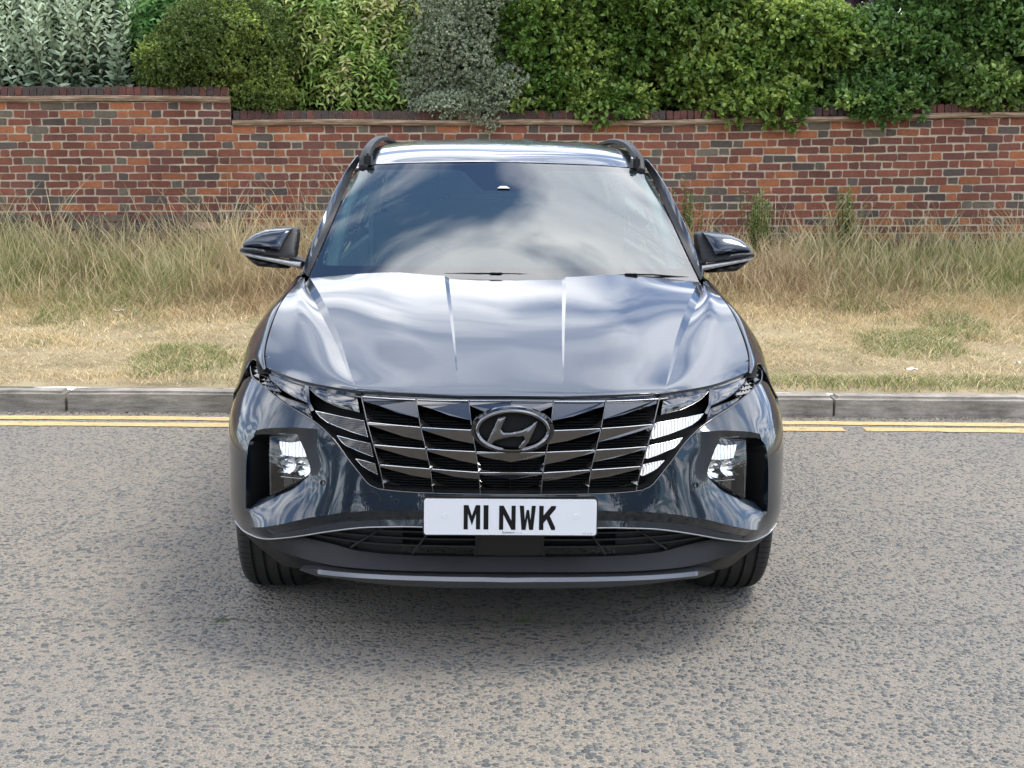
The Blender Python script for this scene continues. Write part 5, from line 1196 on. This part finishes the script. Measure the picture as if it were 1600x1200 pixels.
def bush(name,blobs,ntips,k,L,Wd,pal,label,cat='shrub',mats='leaf',spread_=.55,updir=.5,group=None,stems=6,tipcol=None,front=.6,hang=None,seed=0,zlo=None,core=None):
    root=empty(name,(blobs[0][0][0],blobs[0][0][1],gz(blobs[0][0][0],blobs[0][0][1]))); tag(root,label,cat,group)
    off=np.array(root.location)
    vol=np.array([b_[1][0]*b_[1][1]+b_[1][0]*b_[1][2] for b_ in blobs]); pr=vol/vol.sum(); which=rng.choice(len(blobs),ntips,p=pr)
    c=np.array([b_[0] for b_ in blobs])[which]; r=np.array([b_[1] for b_ in blobs])[which]
    d=norm(rng.normal(0,1,(ntips,3))+np.array([0,-front,.1])); rad=1-np.abs(rng.normal(0,.13,ntips)); lump=1+.16*(vnoise(c[:,0]*3+d[:,0]*2.2+d[:,1],d[:,2]*2.5+which,1.6,seed+1)-.5)*2
    pos=c+d*r*(rad*lump)[:,None]
    nrm=norm(d/r)
    if zlo is not None: keep=(pos[:,2]>zlo(pos[:,0],pos[:,1])); pos=pos[keep];nrm=nrm[keep];rad=rad[keep]
    n=len(pos); tip=norm(nrm+np.array([0,0,updir])+rng.normal(0,.35,(n,3)))
    P=np.repeat(pos,k,0); T=np.repeat(tip,k,0); tt=np.tile(np.linspace(0,1,k),n)
    D=norm(T*(.3+tt[:,None]*.9)+rng.normal(0,spread_,(n*k,3))); P=P+T*(tt[:,None])*L*.7
    sz=L*(.7+.5*rng.random(n*k))*(1-.25*tt); wd=Wd*(.75+.5*rng.random(n*k))
    palA=np.array(pal); ci=np.clip((rng.random(n*k)*.6+.4*np.repeat(vnoise(pos[:,0],pos[:,2],3,seed+2),k))*len(pal),0,len(pal)-1).astype(int); col=palA[ci]*(.75+.5*rng.random((n*k,1)))
    if tipcol is not None:
        young=np.repeat(np.clip((vnoise(pos[:,0]+pos[:,1],pos[:,2],4,seed+7)-.35)*2,0,1)*(.55+.45*np.clip(nrm[:,2]+.35,0,1)),k)*tt; col=col*(1-young[:,None])+np.array(tipcol)*young[:,None]*(.8+.4*rng.random((n*k,1)))
    V,F,C=leaves(P,D,sz,wd,col); o=big('foliage',V-off,F,C,mats,root)
    b=MB()
    for _ in range(stems):
        i=random.randrange(n); p=pos[i]; bl=blobs[random.randrange(len(blobs))]; base=np.array([bl[0][0]+random.uniform(-.2,.2),bl[0][1]+.1,float(gz(bl[0][0],bl[0][1]))-.05]); mid=(base+p)/2+np.array([random.uniform(-.1,.1),.1,.1]); b.tube([tuple(base-off),tuple(mid-off),tuple(p-off)],[.022,.014,.005],6)
    b.build('stem','bark',root,60)
    if core:   # dense inner leaves so nothing shows through
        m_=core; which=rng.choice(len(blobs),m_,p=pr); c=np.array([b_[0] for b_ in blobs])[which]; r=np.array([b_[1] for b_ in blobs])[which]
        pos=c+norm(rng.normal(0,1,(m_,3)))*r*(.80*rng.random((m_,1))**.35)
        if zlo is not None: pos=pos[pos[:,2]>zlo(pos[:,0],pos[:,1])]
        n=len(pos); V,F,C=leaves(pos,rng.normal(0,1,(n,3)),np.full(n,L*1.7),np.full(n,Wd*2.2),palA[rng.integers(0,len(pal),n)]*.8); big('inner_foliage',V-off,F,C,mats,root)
    return root
zl=lambda x,y: np.where(y>9.97,np.where(x<XS,2.165,1.93),-9.) 
# laurel-like hedge hanging over the right part of the wall: three separate shrubs
G1=[(.085,.17,.03),(.12,.22,.035),(.16,.27,.05),(.10,.18,.05)]; Y1=(.50,.60,.14)
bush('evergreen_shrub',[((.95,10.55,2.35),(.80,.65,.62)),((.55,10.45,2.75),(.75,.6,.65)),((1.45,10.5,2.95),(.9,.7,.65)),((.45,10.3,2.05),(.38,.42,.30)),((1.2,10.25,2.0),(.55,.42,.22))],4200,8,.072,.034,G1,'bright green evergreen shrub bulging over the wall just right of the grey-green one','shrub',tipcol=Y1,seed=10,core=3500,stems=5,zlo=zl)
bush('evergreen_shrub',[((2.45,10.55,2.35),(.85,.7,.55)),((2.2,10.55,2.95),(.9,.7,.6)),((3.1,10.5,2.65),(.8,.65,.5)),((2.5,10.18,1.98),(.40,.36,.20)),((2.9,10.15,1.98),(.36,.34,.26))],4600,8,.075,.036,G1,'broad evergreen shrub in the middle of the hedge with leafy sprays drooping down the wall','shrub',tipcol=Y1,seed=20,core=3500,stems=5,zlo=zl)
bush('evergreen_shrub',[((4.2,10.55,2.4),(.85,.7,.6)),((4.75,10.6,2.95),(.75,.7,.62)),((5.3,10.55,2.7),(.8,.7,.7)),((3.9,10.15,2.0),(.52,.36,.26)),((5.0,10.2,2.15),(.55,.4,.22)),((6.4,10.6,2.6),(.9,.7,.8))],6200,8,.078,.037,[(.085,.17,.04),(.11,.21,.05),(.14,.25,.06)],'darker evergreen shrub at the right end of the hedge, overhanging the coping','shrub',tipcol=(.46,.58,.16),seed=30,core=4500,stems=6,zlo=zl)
bush('golden_shrub',[((2.75,10.95,3.05),(.55,.45,.32)),((3.25,11.0,2.95),(.35,.35,.22)),((2.2,11.0,3.2),(.5,.4,.3))],1500,8,.06,.024,[(.16,.20,.05),(.22,.24,.07),(.12,.17,.04)],'pale yellow-green shrub rising behind the middle of the hedge','shrub',tipcol=(.36,.31,.16),seed=41,stems=4)
# grey-green small leaved shrub
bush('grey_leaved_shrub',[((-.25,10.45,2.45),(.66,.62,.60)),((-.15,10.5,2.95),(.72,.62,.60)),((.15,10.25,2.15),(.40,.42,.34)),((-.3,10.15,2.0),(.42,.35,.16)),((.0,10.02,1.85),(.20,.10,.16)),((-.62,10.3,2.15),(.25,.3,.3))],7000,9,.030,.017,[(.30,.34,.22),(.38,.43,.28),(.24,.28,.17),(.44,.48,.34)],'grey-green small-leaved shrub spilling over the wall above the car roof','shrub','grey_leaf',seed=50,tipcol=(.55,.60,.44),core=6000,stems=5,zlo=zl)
# wisteria / pinnate mass behind
def fronds(name,blobs,nfr,pal,label,seed,pl_=.32,ll=.075,lw=.026):
    root=empty(name,(blobs[0][0][0],blobs[0][0][1],float(gz(blobs[0][0][0],blobs[0][0][1])))); tag(root,label,'climber'); off=np.array(root.location)
    which=rng.integers(0,len(blobs),nfr); c=np.array([b_[0] for b_ in blobs])[which]; r=np.array([b_[1] for b_ in blobs])[which]
    d=norm(rng.normal(0,1,(nfr,3))+np.array([0,-.9,.1])); pos=c+d*r*(1-np.abs(rng.normal(0,.15,(nfr,1)))); ax=norm(d*np.array([1,1,.4])+rng.normal(0,.5,(nfr,3))); side=norm(np.cross(ax,rng.normal(0,.4,(nfr,3))+np.array([0,-.5,1])))
    npair=6; Ps=[];Ds=[];Cs=[]; palA=np.array(pal); base=palA[np.clip((rng.random(nfr)*.5+.5*vnoise(pos[:,0],pos[:,2],2.5,seed))*len(pal),0,len(pal)-1).astype(int)]
    for j in range(npair):
        t=(j+1)/npair*pl_; q=pos+ax*t-np.array([0,0,1])*t*t*1.9
        for s in (-1,1): Ps.append(q);Ds.append(norm(ax*.6+side*s*.9-np.array([0,0,.45]))); Cs.append(base*(.8+.4*rng.random((nfr,1)))*(1+.3*j/npair))
    P=np.concatenate(Ps);D=np.concatenate(Ds);C0=np.concatenate(Cs); n=len(P); V,F,C=leaves(P,D,ll*(.8+.4*rng.random(n)),lw*(.8+.4*rng.random(n)),C0); big('foliage',V-off,F,C,'leaf',root)
    b=MB()
    for _ in range(7):
        i=random.randrange(nfr); bl=blobs[random.randrange(len(blobs))]; base_=np.array([bl[0][0],bl[0][1]+.2,.4]); b.tube([tuple(base_-off),tuple((base_+pos[i])/2+np.array([.1,0,.15])-off),tuple(pos[i]-off)],[.02,.012,.004],6)
    b.build('stem','bark',root,60); return root
fronds('wisteria',[((-1.25,10.75,2.45),(.62,.5,.55)),((-1.5,10.9,3.0),(.75,.5,.5)),((-.85,10.8,2.9),(.5,.45,.5)),((-1.9,11.0,3.2),(.5,.4,.35))],1500,[(.12,.23,.05),(.19,.30,.06),(.29,.35,.09),(.42,.38,.18)],'yellow-green wisteria with drooping feathery leaves between the round dark shrub and the grey-green one',61)
fronds('ash_sapling',[((-3.15,10.9,2.95),(.35,.35,.40)),((-2.75,11.1,3.15),(.5,.4,.3))],420,[(.08,.19,.045),(.13,.26,.06),(.11,.22,.045)],'fresh green leafy sapling top behind the silver-leaved shrub',62,.3,.085,.034)
# round dark shrub on the wall step
bush('round_shrub',[((-2.55,10.35,2.62),(.62,.55,.52)),((-3.05,10.3,2.40),(.42,.42,.34)),((-2.2,10.3,2.4),(.36,.42,.55)),((-2.2,10.2,2.08),(.34,.32,.20)),((-3.15,10.2,2.25),(.30,.28,.14))],5200,9,.040,.016,[(.10,.155,.035),(.14,.20,.045),(.18,.24,.06)],'round olive-green shrub sitting on the step of the wall','shrub',tipcol=(.48,.58,.12),seed=70,core=4500,stems=5,zlo=zl,updir=.8)
# copper tree far behind, seen in the notch
def tree(name,x,y,h,rad,pal,label,n,ll=.10,cat='tree',group=None,crown=None):
    root=empty(name,(x,y,float(gz(min(max(x,-50),50),min(y,12))) if y>4 else -.05)); tag(root,label,cat,group); b=MB()
    b.tube([(0,0,-.1),(.05,0,h*.3),(-.05,.05,h*.6),(0,0,h*.9)],[h*.035,h*.028,h*.018,h*.006],10)
    for k in range(9):
        a=k*2.4; z0=h*(.28+.05*k); b.tube([(0,0,z0),(math.cos(a)*rad*.45,math.sin(a)*rad*.45,z0+h*.12),(math.cos(a)*rad*.8,math.sin(a)*rad*.8,z0+h*.16)],[h*.014,h*.009,h*.003],6)
    b.build('trunk','bark',root,60)
    K=22; cc_=rng.normal(0,1,(K,3)); cc_=norm(cc_)*(rng.random((K,1))**.4)*np.array([rad*.75,rad*.75,h*.32])+np.array([0,0,h*.62]); rr=rng.uniform(.25,.42,(K,1))*rad
    w_=rng.integers(0,K,n); pos=cc_[w_]+norm(rng.normal(0,1,(n,3)))*rr[w_]*(1-np.abs(rng.normal(0,.18,(n,1)))); palA=np.array(pal)
    col=palA[rng.integers(0,len(pal),n)]*(.7+.6*rng.random((n,1))); V,F,C=leaves(pos,rng.normal(0,1,(n,3))+np.array([0,0,-.2]),ll*(.7+.6*rng.random(n)),ll*.55*(.7+.6*rng.random(n)),col); big('crown',V,F,C,'leaf',root); return root
tree('copper_beech',3.9,16.0,5.6,2.4,[(.035,.012,.014),(.05,.018,.02),(.025,.01,.012)],'dark purple-leaved tree seen in a gap above the hedge',26000,.21)
# silver-leaved shrub on the left: upright shoots with paired leaves
def shoots(name,x0,x1,nst,label):
    root=empty(name,((x0+x1)/2,10.4,.45)); tag(root,label,'shrub'); off=np.array(root.location); Ps=[];Ds=[];Ls=[];Ws=[];Cs=[];b=MB()
    for s in range(nst):
        x=random.uniform(x0,x1); y=random.uniform(10.28,11.2); h=random.uniform(2.5,3.45)+ (y-10.3)*.25; lean=np.array([random.uniform(-.22,.22),random.uniform(-.3,-.02),0]); base=np.array([x,y,h-1.25])
        n=26; t=np.linspace(0,1,n)
        for j in range(n):
            p=base+np.array([0,0,1.25*t[j]])+lean*t[j]**1.5*(1.2); a=j*1.57+s
            for q in (0,math.pi):
                up=.35+.9*t[j]; Ps.append(p); Ds.append((math.cos(a+q),math.sin(a+q),up+random.uniform(-.5,.3))); f=1-.55*t[j]; Ls.append((.125*f+.02)*random.uniform(.7,1.15)); Ws.append(.040*f*random.uniform(.8,1.2)+.008)
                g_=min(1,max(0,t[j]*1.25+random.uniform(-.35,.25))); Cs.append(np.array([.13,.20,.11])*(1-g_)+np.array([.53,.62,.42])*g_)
        if s%3==0: b.tube([tuple(base-np.array([0,0,1.0])-off),tuple(base-off),tuple(base+np.array([0,0,1.2])+lean-off)],[.006,.005,.002],5)
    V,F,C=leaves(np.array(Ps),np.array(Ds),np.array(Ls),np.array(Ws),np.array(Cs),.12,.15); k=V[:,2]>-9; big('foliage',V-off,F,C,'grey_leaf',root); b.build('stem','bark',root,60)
shoots('silver_leaved_shrub',-5.9,-3.35,190,'tall shrub with pale silvery pointed leaves above the left part of the wall')
# dark leafy backdrop behind the shrubs
def mass(name,x0,x1,y0,y1,z0,z1,n,pal,ll,label=None,kind='stuff'):
    x=rng.uniform(x0,x1,n); y=rng.uniform(y0,y1,n); zt=z1*(.82+.3*vnoise(x,y*0,.35,77)+.06*vnoise(x,y*0,1.7,78)); z=z0+(zt-z0)*rng.random(n); palA=np.array(pal); col=palA[rng.integers(0,len(pal),n)]*(.6+.8*rng.random((n,1)))
    V,F,C=leaves(np.stack([x,y,z],1),rng.normal(0,1,(n,3)),ll*(.7+.6*rng.random(n)),ll*.6*(.7+.6*rng.random(n)),col); o=big(name,V,F,C,'leaf'); o['kind']=kind
    if label:o['label']=label; 
    return o
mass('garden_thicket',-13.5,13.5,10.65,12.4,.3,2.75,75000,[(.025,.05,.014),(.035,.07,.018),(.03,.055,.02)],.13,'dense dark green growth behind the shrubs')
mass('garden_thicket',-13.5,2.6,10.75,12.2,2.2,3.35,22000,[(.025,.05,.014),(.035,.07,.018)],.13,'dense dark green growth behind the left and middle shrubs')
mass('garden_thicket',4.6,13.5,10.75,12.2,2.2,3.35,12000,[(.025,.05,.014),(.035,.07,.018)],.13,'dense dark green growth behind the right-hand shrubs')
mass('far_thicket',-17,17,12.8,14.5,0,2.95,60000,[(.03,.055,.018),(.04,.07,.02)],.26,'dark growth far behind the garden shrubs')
P_=[];
for (x,y,h,rad) in ((-17,-20,7,3.6),(-10.5,-23,6,3.4),(-24,-14,8,4),(12,-22,7,3.6),(19,-18,8,4),(26,-10,7,3.5),(-5,-27,5.5,3.2),(5,-28,5,3.0)):
    n=4200; K=16; cc_=norm(rng.normal(0,1,(K,3)))*(rng.random((K,1))**.4)*np.array([rad*.8,rad*.8,h*.36])+np.array([x,y,h*.55]); w_=rng.integers(0,K,n)
    P_.append(cc_[w_]+norm(rng.normal(0,1,(n,3)))*rad*.33*(1-np.abs(rng.normal(0,.2,(n,1)))))
P_=np.concatenate(P_); n=len(P_); V,F,C=leaves(P_,rng.normal(0,1,(n,3)),.34*(.7+.6*rng.random(n)),.19*(.7+.6*rng.random(n)),np.array([[.035,.07,.02]])*(.7+.6*rng.random((n,1)))); o=big('treeline',V,F,C,'leaf'); o['kind']='stuff'; o['label']='leafy trees far across the road, seen only in reflections'
# ---- grass
def blades(n,xs,ys,hfun,cfun,width,seg=3,lean=.5,seed=0,head=0.):
    x=xs;y=ys;z=gz(x,y)-.01; h=hfun(x,y)*(.55+.75*rng.random(n)); a=rng.random(n)*2*math.pi; ln=lean*(.3+rng.random(n))*h; dx=np.cos(a)*ln;dy=np.sin(a)*ln*.8
    fa=rng.random(n)*math.pi; wx_=np.cos(fa)*width*.5;wy_=np.sin(fa)*width*.5
    col=cfun(x,y,n); Vs=[];Cs=[]
    for j in range(seg+1):
        t=j/seg; px=x+dx*t**1.8;py=y+dy*t**1.8;pz=z+h*(t-.22*lean*t**3)
        wj=(1-t)**.7 if not head else (1.0 if j<seg-1 else (2.6*head if j==seg-1 else .3))
        if j==seg and not head: Vs.append(np.stack([px,py,pz],1)[:,None,:]); 
        else: Vs.append(np.stack([np.stack([px-wx_*wj,py-wy_*wj,pz],1),np.stack([px+wx_*wj,py+wy_*wj,pz],1)],1))
    if head: 
        V=np.concatenate(Vs,1); k=V.shape[1]; i=np.arange(n)[:,None]*k; F=np.concatenate([i+np.array([[2*j,2*j+1,2*j+3,2*j+2]]) for j in range(seg)])
    else:
        V=np.concatenate(Vs,1); k=V.shape[1]; V=np.concatenate([V,V[:,-1:,:]+np.array([.0003,0,0])],1); k+=1; i=np.arange(n)[:,None]*k; F=np.concatenate([i+np.array([[2*j,2*j+1,2*j+3,2*j+2]]) for j in range(seg)])
    V=V.reshape(-1,3); C=np.repeat(col,k,0); return V,F,C
straw=np.array([.72,.57,.32]); dry=np.array([.50,.38,.20]); gr=np.array([.17,.23,.06]); rus=np.array([.25,.15,.085]); bright=np.array([.26,.33,.09]); olive=np.array([.20,.20,.07])
def mixcol(x,y,n,wts):
    W_=np.stack([w_*np.ones(n) for w_,_ in wts],1); W_/=W_.sum(1)[:,None]; cum=np.cumsum(W_,1); r=rng.random((n,1)); k=(r>cum).sum(1).clip(0,len(wts)-1); C=np.array([c for _,c in wts])[k]; return C*(.7+.6*rng.random((n,1)))
def gpatch(x,y,s,seed,lo=.5,hi=.7): return np.clip((vnoise(x,y,s,seed)-lo)/(hi-lo),0,1)
def tallh(x,y):
    base=np.interp(y,[6.7,7.5,8.1,9.0,9.9],[.07,.16,.30,.44,.42])
    side=np.where(x<0,.86,.66); return base*side*(.55+.55*vnoise(x,y,1.1,31)+.45*vnoise(x,y,5,37))
def tallc(x,y,n):
    g_=gpatch(x,y,.7,32,.28,.55)*np.clip((y-7.7)/.9,.10,1); r_=gpatch(x,y,.9,33,.48,.62)*np.clip((9.4-y)/.6,.1,1)
    return mixcol(x,y,n,[(1.0-.75*g_,straw*.82),(.8-.5*g_,dry),(1.7*g_,gr),(1.0*g_,bright*.9),(2.4*r_,rus),(.35,olive)])
def tall(n,xl,xr,seed,head=0,wd=.006,hm=1.,ymin=6.8,lean=.7):
    r_=np.random.default_rng(seed+90); K=int((xr-xl)*150); cx=r_.uniform(xl,xr,K); cy=ymin+(9.93-ymin)*r_.random(K)**.75; ch=r_.uniform(.55,1.45,K)
    w_=r_.integers(0,K,n); loose=r_.random(n)<.42; x=np.where(loose,r_.uniform(xl,xr,n),cx[w_]+r_.normal(0,.045,n)); y=np.where(loose,ymin+(9.93-ymin)*r_.random(n)**.8,cy[w_]+r_.normal(0,.04,n)); hmul=np.where(loose,.9,ch[w_])
    keep=(r_.random(n)<(.10+.90*np.clip((y-7.3)/1.3,0,1)))&(y<9.93); x=x[keep];y=y[keep];hmul=hmul[keep]; n=len(x)
    return blades(n,x,y,lambda a,b_:tallh(a,b_)*hm*hmul,tallc,wd,4 if head else 3,lean,seed,head)
def join(parts):
    V=[];F=[];C=[];o=0
    for v,f,c in parts: V.append(v);F.append(f+o);C.append(c);o+=len(v)
    return np.concatenate(V),np.concatenate(F),np.concatenate(C)
V,F,C=join([tall(56000,-7,-.6,1,wd=.0055,lean=1.0),tall(56000,.6,7.5,2,wd=.0055,lean=1.0),tall(22000,-13.5,-6.8,5,wd=.007,lean=1.0),tall(22000,7.3,13.5,6,wd=.007,lean=1.0),tall(2500,-.6,.6,2,wd=.007)]); o=big('tall_grass',V,F,C,'grass'); o['kind']='stuff'; o['label']='long dry and green grass growing up against the wall'
V,F,C=join([tall(8500,-6.5,-.6,3,1.0,.0027,1.5,7.1,.5),tall(8000,.6,6.5,4,1.0,.0027,1.5,7.1,.5)]); C=C*.4+np.array([.60,.49,.30])*.6; o=big('seed_heads',V,F,C,'grass'); o['kind']='stuff'; o['label']='straw-coloured seed heads standing above the long grass'
def shortc(x,y,n):
    g_=gpatch(x,y,1.5,41,.52,.66)*.9+gpatch(x,y,5,42,.7,.85)*.5; return mixcol(x,y,n,[(1.1,straw),(.7,straw*.75),(.45,dry*.8),(.25,np.array([.85,.74,.50])),(2.2*g_,gr),(1.2*g_,olive),(.6*g_,bright)])
n=165000; x=np.concatenate([rng.uniform(-5.8,5.8,135000),rng.uniform(-13,-5.6,15000),rng.uniform(5.6,13,15000)]); y=rng.uniform(KY+.17,8.2,n); dens=np.clip(.30+1.1*vnoise(x,y,1.9,43)+.3*vnoise(x,y,7,44)-.12,0,1)*np.clip((y-KY-.1)/.35,.25,1); k=(rng.random(n)<dens)&~((abs(x)<.6)&(y>5)); x=x[k];y=y[k]; n=len(x)
sh=lambda a,b_:.028+.05*vnoise(a,b_,2.3,45)**1.5+.04*gpatch(a,b_,1.5,41,.52,.66)+.10*np.clip((b_-6.9)/1.2,0,1)
V,F,C=blades(n,x,y,sh,shortc,.0065,2,1.5,9); o=big('short_grass',V,F,C,'grass'); o['kind']='stuff'; o['label']='short parched grass with green tufts on the verge'
# taller green weeds against the wall
def weed(x,y,h,n,label,col=(.17,.21,.06)):
    root=empty('weed',(x,y,float(gz(x,y)))); tag(root,label,'weed','tall weeds against the wall'); 
    P=[];D=[];b=MB()
    for s in range(n):
        a=random.uniform(0,6.28); r=random.uniform(0,.11); hh=h*random.uniform(.6,1); tx=math.cos(a)*r*1.7;ty=math.sin(a)*r*1.2; bx=math.cos(a)*r;by=math.sin(a)*r
        b.tube([(bx,by,0),((bx+tx)/2,(by+ty)/2,hh*.5),(tx,ty,hh)],[.004,.003,.0015],4)
        for j in range(46):
            t=.12+.88*j/46; P.append((bx+(tx-bx)*t,by+(ty-by)*t,hh*t)); D.append((random.uniform(-1,1),random.uniform(-1,1),random.uniform(.2,1.1)))
    n_=len(P); V,F,C=leaves(np.array(P),np.array(D),np.full(n_,.050)*(.5+.8*rng.random(n_)),np.full(n_,.011),np.array([col])*1.3*(.7+.6*rng.random((n_,1)))); big('foliage',V,F,C,'leaf',root); b.build('stem','grass',root); return root
M['grass_stem']=mat('stem_green',(.12,.16,.05),.7)
weed(1.93,9.6,.92,20,'tall green weed against the wall just right of the car')
weed(2.62,9.55,.80,34,'leafy green weed against the wall between the car and the pointed one')
weed(3.50,9.6,.80,22,'narrow pointed green weed at the right of the wall')
for i in range(3): pass
# small green tufts in the road joint
for (x,y,lab) in ((-.955,.43,'tiny green tuft growing in the road joint in front of the left wheel'),(.065,.44,'tiny green tuft in the road joint below the middle of the bumper')):
    n_=60; P=np.stack([x+rng.normal(0,.016,n_),y+rng.normal(0,.008,n_),np.full(n_,-math.tan(TILT)*x+.001)],1)
    V,F,C=leaves(P,np.stack([rng.normal(0,.8,n_),rng.normal(0,.8,n_),rng.uniform(.3,1,n_)],1),np.full(n_,.011),np.full(n_,.003),np.array([[.12,.16,.06]])*(.6+.8*rng.random((n_,1)))); tag(big('weed_tuft',V,F,C,'leaf'),lab,'weed')
# dry leaves and grit along the channel
n=2600; x=rng.uniform(-7,7,n); y=KY-.015-np.abs(rng.normal(0,.05,n))-.02*vnoise(x,x*0,2,71); V,F,C=leaves(np.stack([x,y,-math.tan(TILT)*x+.003+.004*rng.random(n)],1),np.stack([rng.normal(0,1,n),rng.normal(0,1,n),rng.normal(0,.12,n)],1),.016*(.3+rng.random(n)),.010*(.3+rng.random(n)),np.array([[.30,.23,.14],[.16,.13,.09],[.42,.36,.26]])[rng.integers(0,3,n)]*(.6+.6*rng.random((n,1)))); o=big('leaf_litter',V,F,C,'grass'); o['kind']='stuff'; o['label']='dry leaf scraps and grit lying along the foot of the kerb'
# litter on the verge
def scrap(x,y,s,col,label,n=5):
    z=float(gz(x,y))+.03; b=MB(); k=7; v=[];f=[]
    for i in range(k):
        for j in range(k): v.append((x+(i/(k-1)-.5)*s*(1+.2*random.random()),y+(j/(k-1)-.5)*s*.7,z+abs(random.gauss(0,s*.14))+.3*s*((i/(k-1)-.5)**2)))
    for i in range(k-1):
        for j in range(k-1): f.append((i*k+j,(i+1)*k+j,(i+1)*k+j+1,i*k+j+1))
    m=M.setdefault('litter',mat('paper_litter',(.60,.57,.50),.8)); b.add(v,f); o=b.build('paper_scrap','litter',None,60); 
    # origin at the scrap
    return tag(o,label,'litter')
scrap(-3.02,7.45,.085,0,'crumpled white paper scrap on the dry grass at left')
scrap(2.78,5.05,.075,0,'flat white scrap on the verge near the right kerb')
scrap(3.60,5.35,.045,0,'small pale scrap farther right on the verge')
